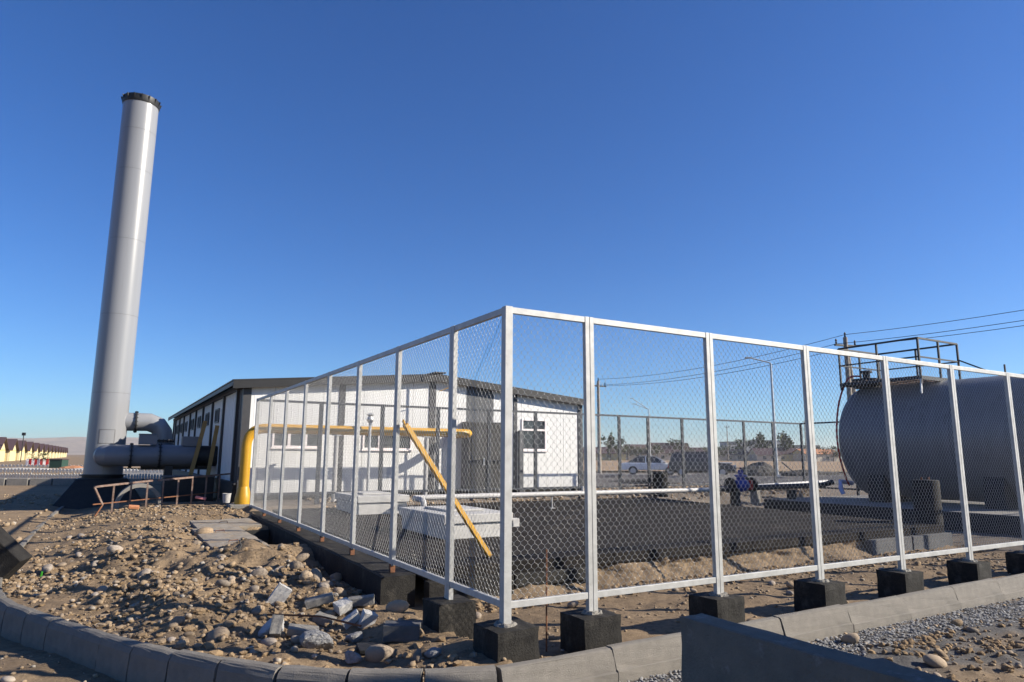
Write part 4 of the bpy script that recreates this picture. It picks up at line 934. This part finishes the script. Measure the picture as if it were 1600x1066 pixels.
# ------------------------------------------------------------------ poles, lamps, wires
def pole(label, x, y, h, strut=False):
    p = thing('utility_pole', label, 'utility pole', (x, y, .25), R(20), 'utility poles of the overhead line')
    B().tube([(0, 0, 0), (0, 0, h)], [.17, .11], 12).obj('shaft', 'pole_wood', p, smooth=40)
    B().bar((-.75, 0, h - .45), (.75, 0, h - .45), .1, .1).obj('crossarm', 'black_steel', p)
    for q in (-.65, 0, .65): B().lathe([(.03, 0), (.06, .08), (.03, .13), (.06, .2), (.02, .28)], 10, (q, 0, h - .4 if q else h)).obj('insulator', 'black_steel', p)
    if strut: B().tube([(1.3, .4, 0), (.12, .05, h - .9)], .12, 10).obj('strut', 'pole_wood', p)
    return p
pole('pale utility pole in line with the right corner of the white building', 7.5, 58.8, 7.9)
pole('utility pole with a strut rising behind the fuel tank', 17.9, 36, 7.8, True)
pole('thin utility pole far off behind the brown field, left of the white car', 19.0, 165, 9.5); pole('utility pole far off between the distant houses and trees', 66, 210, 11); pole('distant utility pole near the right fence corner', 92, 215, 13)
def wire(name, lab, a, b, sag):
    a = Vector(a); b = Vector(b); pts = [a.lerp(b, t) - Vector((0, 0, sag * 4 * t * (1 - t))) for t in np.linspace(0, 1, 16)]
    tag(B().tube(pts, .014, 5, False).obj('overhead_wire', 'cable'), lab, 'wire', 'overhead wires')
c20, s20 = math.cos(R(20)), math.sin(R(20))
for k, (q, dz, nm) in enumerate(((-.65, 7.75, 'left'), (0, 8.3, 'topmost'), (.65, 7.75, 'right'))):
    wire('w', f'{nm} overhead wire between the two near utility poles', (7.5 + q * c20, 58.8 + q * s20, dz), (17.9 + q * c20, 36 + q * s20, dz - .1), .5)
    wire('w', f'{nm} overhead wire leaving the pole behind the tank to the right', (17.9 + q * c20, 36 + q * s20, dz - .1), (29 + q * c20, 12 + q * s20, dz + .3), .55)
def lamp(label, x, y, h, arms):
    p = thing('street_lamp', label, 'street lamp', (x, y, .25), 0, 'street lamps along the road')
    B().tube([(0, 0, 0), (0, 0, h)], [.085, .055], 12).obj('pole', 'steel', p, smooth=40)
    for dx, dy, dz in arms:
        a = B().tube(bend([(0, 0, h - .05), (dx * .05, dy * .05, h + .05), (dx, dy, h + dz)], .05, 4), .035, 8).obj('arm', 'steel', p, smooth=40)
        B().box(dx - .32, dx + .05, dy - .09, dy + .09, h + dz - .03, h + dz + .06).obj('lamp_head', 'steel', a, bevel=.02)
    B().box(-.12, .12, -.12, .12, 0, .5).obj('base_box', 'steel', p)
lamp('silver street lamp with one arm standing just behind the far fence', 14.35, 37.4, 6.55, [(-1.05, .1, .32)])
lamp('thin street lamp with two arms farther off behind the white car', 16.1, 80, 6.9, [(-1.9, 0, 1.3), (-1.5, .8, .7)])

# ------------------------------------------------------------------ cars
def car(name, label, x, y, rz, paint, suv, hood=None):
    c = thing(name, label, 'car', (x, y, .30), rz, 'cars parked on the road')
    L_, W_ = (4.6, 1.8); k = 1.0
    zr = 1.72 if suv else 1.42; zh = 1.05 if suv else .92
    low = [(-2.3, .35), (-2.28, .75 if not suv else .9), (-2.2, zh - .02), (-1.75 if not suv else -2.15, zh + .02), (.75, zh + .02), (1.9, zh - .14), (2.25, zh - .3), (2.3, .4)]
    def loft(sec, w, m, nm, bev=.05):
        n = len(sec); b = B(); vs = []
        for yy, ins in ((-w, 0), (w, 0)): vs += [(p[0], yy, p[1]) for p in sec]
        b.add(vs, [tuple(range(n))[::-1], tuple(range(n, 2 * n))] + [(i, (i + 1) % n, n + (i + 1) % n, n + i) for i in range(n)])
        return b.obj(nm, m, c, bevel=bev)
    loft(low, .88, paint, 'body', .09)
    if suv: cab = [(-2.22, zh), (-2.0, zr - .08), (-1.8, zr), (.1, zr), (.35, zr - .06), (1.0, zh)]
    else: cab = [(-1.85, zh), (-1.05, zr - .06), (-.8, zr), (.15, zr), (.4, zr - .06), (1.15, zh)]
    n = len(cab); vs = [(p[0], s * (.84 if p[1] < zh + .1 else .66), p[1]) for s in (-1, 1) for p in cab]
    B().add(vs, [tuple(range(n))[::-1], tuple(range(n, 2 * n))] + [(i, (i + 1) % n, n + (i + 1) % n, n + i) for i in range(n)]).obj('cabin', 'glass', c, bevel=.04)
    roof = [(p[0], p[1]) for p in cab if p[1] > zh + .1]; xs = [p[0] for p in roof]
    B().box(min(xs) + .12, max(xs) - .1, -.65, .65, zr - .01, zr + .025).obj('roof', paint, c, bevel=.02)
    for s in (-1, 1):
        for xx in ((-.38,) if not suv else (-.5, -1.5)): B().bar((xx, s * .845, zh), (xx, s * .675, zr), .07, .03).obj('door_pillar', paint, c)
        B().bar((cab[-1][0], s * .83, zh + .01), (cab[-2][0], s * .67, zr - .05), .07, .05).obj('windscreen_pillar', paint, c)
        for xx in (-1.35, 1.4):
            w_ = B().lathe([(.33, -.1), (.345, -.06), (.345, .06), (.33, .1)], 20, (xx, s * .82, .34), 'Y').obj('wheel', 'rubber', c, smooth=40); B().lathe([(.2, -.012), (.2, .012)], 16, (xx, s * .925, .34), 'Y').obj('rim', 'silver_car', w_)
        B().box(2.24, 2.33, s * .72 - .16, s * .72 + .16, .58 if not suv else .66, .74 if not suv else .84).obj('headlight', 'lamp_lens', c, bevel=.02); B().box(-2.33, -2.27, s * .74 - .1, s * .74 + .1, .6, .85).obj('tail_light', 'red', c)
        B().box(.75, .95, s * .95 - .08, s * .95 + .08, zh, zh + .14).obj('mirror', paint, c, bevel=.03)
    B().box(2.29, 2.34, -.5, .5, .45, .66).obj('grille', 'black_steel', c)
    if hood: B().box(1.0, 2.1, -.86, .86, zh - .13, zh - .05).obj('bonnet', hood, c, bevel=.04)
car('sedan_car', 'white sedan car parked on the road behind the far fence', 10.8, 53.5, R(-12), 'white_car', False)
car('off_road_car', 'dark off-road car with a silver bonnet right of the white sedan', 13.6, 49.5, R(-14), 'dark_car', True, 'silver_car')

def earth_heap(label, x, y, sx, sy, h, m, seed):
    co, fs = rock_verts(seed, 4, .3); r = np.random.default_rng(seed); co = co * (1 + r.normal(0, .03, len(co)))[:, None]; co[:, 2] = np.abs(co[:, 2])
    me = bpy.data.meshes.new('earth_heap'); me.from_pydata((co * np.array([sx, sy, h])).tolist(), [], fs.tolist()); me.materials.append(MT[m])
    tag(link('earth_heap', me, None, (x, y, .26)), label, 'heap', 'heaps by the road')
MT['dark_soil'] = mat('dark_soil', (.06, .055, .05), (.035, .032, .03), 2, .95, 0, .8, 4)
earth_heap('dark heap of soil right of the cars by the road', 16.9, 47.5, 1.6, 1.2, 1.35, 'dark_soil', 3); earth_heap('long low dark heap of soil behind the blue valve', 20.3, 47, 2.0, 1.0, 1.0, 'dark_soil', 4)
earth_heap('grey stony heap behind the far fence in front of the white car', 9.3, 33, 3.2, 1.0, .55, 'dark_soil', 6); earth_heap('flat stony heap in front of the off-road car', 12.5, 35, 2.4, 1.0, .45, 'pebble', 7); earth_heap('dark stony bank left of the street lamp', 5.8, 30, 2.2, 1.2, .8, 'dark_soil', 8)
t = thing('plank', 'long pale board leaning on the dark heap beyond the far fence', 'plank', (18.4, 45.5, .27)); B().bar((-.6, 0, 1.1), (.5, -.3, .05), .3, .06).obj('board', 'concrete', t)

# ------------------------------------------------------------------ yellow houses at left
def house(label, base, rz, w_, d_, eave, ridge, wall, roof, gable, group, cat='house', plain=False):
    h = thing('house', label, cat, base, rz, group)
    B().box(0, w_, 0, d_, -1, eave).obj('wall', wall, h)
    B().prism([(0.02, eave), (d_ - .02, eave), (d_ / 2, ridge - .12)], w_ - .02, w_ + .01, 0).obj('gable', gable, h); B().prism([(0.02, eave), (d_ - .02, eave), (d_ / 2, ridge - .12)], -.01, .02, 0).obj('gable', gable, h)
    k = (ridge - eave) / (d_ / 2); o_ = .5
    for s in (0, 1):
        y0 = -o_ if s == 0 else d_ + o_; z0 = eave - k * o_
        B().add([(-.4, y0, z0), (w_ + .5, y0, z0), (w_ + .5, d_ / 2, ridge), (-.4, d_ / 2, ridge), (-.4, y0, z0 + .12), (w_ + .5, y0, z0 + .12), (w_ + .5, d_ / 2, ridge + .12), (-.4, d_ / 2, ridge + .12)],
                [(3, 2, 1, 0), (4, 5, 6, 7), (0, 1, 5, 4), (1, 2, 6, 5), (2, 3, 7, 6), (3, 0, 4, 7)]).obj('roof', roof, h)
    if not plain: B().box(w_ - .3, w_ + .03, -.04, 0, -1, eave).obj('corner_pier', gable, h); B().box(w_ + .015, w_ + .06, .5, d_ - .5, -1, eave - .3).obj('side_wall_panel', gable, h)
    for q in (.25, .6):
        wn = B().box(w_ * q, w_ * q + 1.2, -.05, -.002, .9, 2.1).obj('window', 'glass', h); B().box(w_ * q - .08, w_ * q + 1.28, -.08, -.051, 2.1, 2.2).obj('frame', 'frame_white', wn)
for n_ in range(14):
    y = 123 + n_ * 15.1; x = -90.9 - n_ * 15.1 * .506 / .8625
    o_ = Vector((x, y, -.25)) - Vector((UU[0], UU[1], 0)) * 13 - Vector((VV[0], VV[1], 0)) * 6
    od = ['first', 'second', 'third', 'fourth', 'fifth', 'sixth', 'seventh', 'eighth', 'ninth', 'tenth', 'eleventh', 'twelfth', 'thirteenth', 'fourteenth'][n_]
    house(f'yellow gabled house with brown roof, {od} from the left in the row', o_, PH, 13, 11, 2.7, 4.75, 'yellow_house', 'brown_roof', 'cream_house', 'row of yellow houses', plain=False)
# picket fences, kerb blocks and clutter beyond the chimney
def pickets(label, x0, x1, y, h, step, w_, z0):
    f = thing('picket_fence', label, 'fence', (x0, y, z0), 0, 'white fences beyond the chimney'); n = int((x1 - x0) / step)
    me = B().prism([(-w_ / 2, 0), (w_ / 2, 0), (w_ / 2, h - .06), (0, h), (-w_ / 2, h - .06)], -.02, .02, 1).mesh('picket', 'picket')
    for k in range(n): link('picket', me, f, (k * step, 0, random.uniform(-.03, .03)), (0, random.uniform(-.03, .03), 0))
    B().box(0, x1 - x0, .025, .06, h * .25, h * .32).obj('rail', 'picket', f); B().box(0, x1 - x0, .025, .06, h * .7, h * .77).obj('rail', 'picket', f)
pickets('white picket fence behind the grey blocks, left of the chimney', -29, -12, 36, .62, .15, .095, .05)
pickets('taller whitewashed fence farther behind the white picket fence', -44, -14, 52, .6, .26, .16, .0)
pickets('farthest low white fence in front of the yellow houses', -66, -22, 74, .5, .4, .26, .05)
for k in range(14):
    x = -24.5 + k * .94; g = B().box(-.44, .44, -.12, .12, -.1, .32).obj('kerb_block', 'concrete', None, bevel=.02, loc=(x, 30.2 + k * .12, .27), rot=(0, random.uniform(-.01, .01), .12 + random.uniform(-.03, .03)))
    od = ['first', 'second', 'third', 'fourth', 'fifth', 'sixth', 'seventh', 'eighth', 'ninth', 'tenth', 'eleventh', 'twelfth', 'thirteenth', 'fourteenth'][k]
    tag(g, f'grey concrete block below the white picket fence, {od} in the row from the left', 'concrete block', 'row of kerb blocks beyond the chimney')
def heap2(name, label, x, y, sx, sy, h, m, seed):
    co, fs = rock_verts(seed, 3, .3); r = np.random.default_rng(seed); co = co * (1 + r.normal(0, .05, len(co)))[:, None]
    me = bpy.data.meshes.new(name); me.from_pydata((co * np.array([sx, sy, h])).tolist(), [], fs.tolist()); me.materials.append(MT[m]); tag(link(name, me, None, (x, y, -.1)), label, 'heap', 'rubble heaps before the yellow houses')
heap2('rubble_heap', 'white rubble heap behind the white fences', -36, 58, 5, 2, 1.0, 'picket', 41); heap2('rubble_heap', 'small white rubble heap left of the green container', -44, 62, 4, 2, .9, 'picket', 42); heap2('rubble_heap', 'orange heap of broken brick by the green container', -44.0, 69, 1.5, 1.2, .9, 'orange', 43)
gc = thing('container', 'dark green container in front of the yellow houses', 'container', (-45.8, 70, -.1), .1)
B().box(-.6, .6, -.6, .6, 0, 1.2).obj('body', 'green', gc, bevel=.03); B().box(-.64, .64, -.65, .65, 1.2, 1.27).obj('lid', 'brown_roof', gc)
sh = thing('shed', 'long low shed with a pale roof line at the end of the house row', 'shed', (-95, 185, -.3), PH)
B().box(0, 22, 0, 6, 0, 2.4).obj('wall', 'white_wall', sh); B().box(-1, 23, -.6, 6.5, 2.4, 2.7).obj('roof', 'picket', sh); 
for k in range(6): B().box(1 + k * 3.5, 3 + k * 3.5, -.05, -.002, .5, 1.8).obj('opening', 'dark_in', sh)
lp = thing('lamp_post', 'thin pole with a small lamp rising before the second yellow house', 'lamp post', (-84.5, 119, -.2))
B().tube([(0, 0, 0), (0, 0, 5.4)], .07, 8).obj('pole', 'black_steel', lp); B().box(-.25, .25, -.15, .15, 5.0, 5.5).obj('lamp_head', 'black_steel', lp)
bn = thing('banner', 'striped red and white banner hung before the yellow houses', 'banner', (-57.6, 84, .1), .3)
for k in range(8): B().box(-1.2 + k * .3, -1.2 + k * .3 + .29, -.02, .02, .1, 1.0).obj('stripe', 'red' if k % 2 else 'frame_white', bn)

# ------------------------------------------------------------------ far houses, blocks and trees beyond the field
def tree_meshes(seed, h, wd, n=420):
    r = np.random.default_rng(seed); V_ = []; F_ = []
    cl = [(r.normal(0, wd * .28), r.normal(0, wd * .28), h * r.uniform(.35, .98)) for _ in range(14)]
    for k in range(n):
        c = cl[k % 14]; q = np.array(c) + r.normal(0, 1, 3) * np.array([wd * .13, wd * .13, h * .07]); s = h * r.uniform(.03, .06)
        a = r.normal(size=3); a /= np.linalg.norm(a); b = np.cross(a, r.normal(size=3)); b /= np.linalg.norm(b); o = len(V_)
        V_ += [tuple(q - a * s), tuple(q + b * s * .7), tuple(q + a * s), tuple(q - b * s * .7)]; F_.append((o, o + 1, o + 2, o + 3))
    me = bpy.data.meshes.new('crown'); me.from_pydata(V_, [], F_); me.materials.append(MT['leaf'])
    tb_ = B().tube([(0, 0, 0), (.1, 0, h * .4), (0, .1, h * .8)], [h * .03, h * .02, h * .006], 7)
    for k in range(5): c = cl[k]; tb_.tube([(0, 0, h * .3 + k * .04 * h), c], [h * .012, h * .004], 5)
    return me, tb_.mesh('trunk', 'bark')
TM = [tree_meshes(1, 9, 6), tree_meshes(2, 7, 8), tree_meshes(3, 12, 4.2), tree_meshes(4, 5.5, 6.5)]
def tree(label, x, y, k, s):
    t = thing('tree', label, 'tree', (x, y, .3), random.uniform(0, 6), 'trees beyond the field'); t.scale = (s * .85,) * 3
    link('crown', TM[k][0], t); link('trunk', TM[k][1], t)
def at(px, Yd): return (px - 800) / 1063 * Yd * .986        # lateral place of a far thing at distance Yd
far = [(942, 252, 17, 10, 2.8, 5.0, 'cream-walled far house nearest to the white building'), (1012, 262, 14, 9, 3.0, 6.2, 'far house with brown roof behind the first street lamp'), (1050, 258, 15, 9, 3.1, 6.8, 'tallest brown-roofed far house left of the second fence post'), (1090, 268, 12, 9, 2.8, 5.2, 'small far house right of the tallest brown-roofed one'),
       (1150, 262, 10, 8, 2.6, 4.6, 'white far house with a steep gable left of the silver lamp'), (1203, 252, 9, 8, 2.6, 4.8, 'white gabled far house by the silver street lamp'), (1240, 258, 18, 10, 2.9, 5.0, 'long low white far house left of the corner post'), (1290, 250, 14, 9, 3, 4.6, 'orange-topped far building left of the tank')]
for k, (px, yd, w_, d_, ev, rd_, lab) in enumerate(far):
    house(lab, (at(px, yd) - w_ / 2, yd, .2), R(random.uniform(-8, 12)), w_, d_, ev, rd_, 'brickhouse' if k % 3 else 'cream_house', 'brown_roof' if k != 7 else 'orange', 'cream_house', 'far houses beyond the field', plain=True)
for k, (px, yd, w_, h_, lab) in enumerate(((1172, 620, 42, 15, 'hazy grey apartment block left of the silver lamp'), (1205, 640, 26, 17, 'narrow hazy apartment block behind the silver lamp'), (1250, 610, 40, 12, 'low hazy apartment block by the far fence corner'), (1045, 700, 36, 12, 'faint apartment block behind the brown-roofed houses'))):
    a_ = thing('apartment_block', lab, 'building', (at(px, yd), yd, 0), R(8), 'far apartment blocks')
    B().box(-w_ / 2, w_ / 2, 0, 14, 0, h_).obj('wall', 'apart', a_); B().box(-w_ / 2 - .5, w_ / 2 + .5, -.5, 14.5, h_, h_ + .8).obj('roof', 'trim', a_)
    me = B().box(-1, 1, -.12, 0, 0, 1.5).mesh('window', 'glass'); nx = int(w_ / 4)
    for i in range(nx):
        for j in range(int(h_ / 3)): link('window', me, a_, (-w_ / 2 + 2 + i * 4, -.02, 1.0 + j * 3))
tl = ['dark tree beyond the field, first from the left behind the utility pole', 'round dark tree right of the first one', 'spreading tree before the cream far house', 'dark tree left of the thin street lamp', 'bushy tree behind the white car', 'tall narrow tree behind the brown roofs', 'wide dark tree right of the brown-roofed houses', 'tree left of the white gabled house', 'tall poplar left of the silver lamp', 'second tall poplar beside it', 'poplar right of the silver lamp', 'slender poplar by the apartment block', 'dark tree behind the long white house', 'tree at the far fence corner', 'bush beside the orange-topped building', 'low tree behind the tank edge', 'low dark shrub row tree at the field edge', 'low bushy tree near the third fence post', 'distant tree above the gable of the white house', 'distant dark tree between the lamp and the corner']
tp = [(955, 245, 2, .9), (968, 246, 0, .95), (982, 250, 1, .9), (998, 248, 1, .85), (1028, 246, 1, 1.0), (1062, 262, 0, 1.0), (1122, 255, 1, .9), (1138, 258, 3, 1.1), (1186, 262, 2, .95), (1194, 263, 2, 1.0), (1229, 262, 2, 1.05), (1236, 268, 2, .9), (1262, 262, 1, .9), (1278, 258, 3, 1.1), (1303, 245, 3, 1.1), (1315, 252, 1, .8), (1080, 246, 3, .9), (1105, 247, 3, 1.0), (1156, 280, 0, 1.1), (1215, 282, 1, 1.1)]
for lab, (px, yd, k, s) in zip(tl, tp): tree(lab, at(px, yd), yd, k, s)
tree('small garden tree before the yellow houses left of the green container', -57, 84, 3, .3)

# ------------------------------------------------------------------ air
def haze():
    m = bpy.data.materials.new('haze'); m.use_nodes = True; n = m.node_tree.nodes; n.remove(n['Principled BSDF'])
    v = n.new('ShaderNodeVolumePrincipled'); v.inputs['Color'].default_value = (.97, .96, .95, 1); v.inputs['Density'].default_value = 1.0e-4; v.inputs['Anisotropy'].default_value = .2
    m.node_tree.links.new(v.outputs[0], n['Material Output'].inputs['Volume'])
    MT['haze'] = m
    struct(B().box(-9000, 9000, -9000, 9000, -6, 135).obj('haze', 'haze'), 'stuff', 'thin pale haze in the air')
haze()
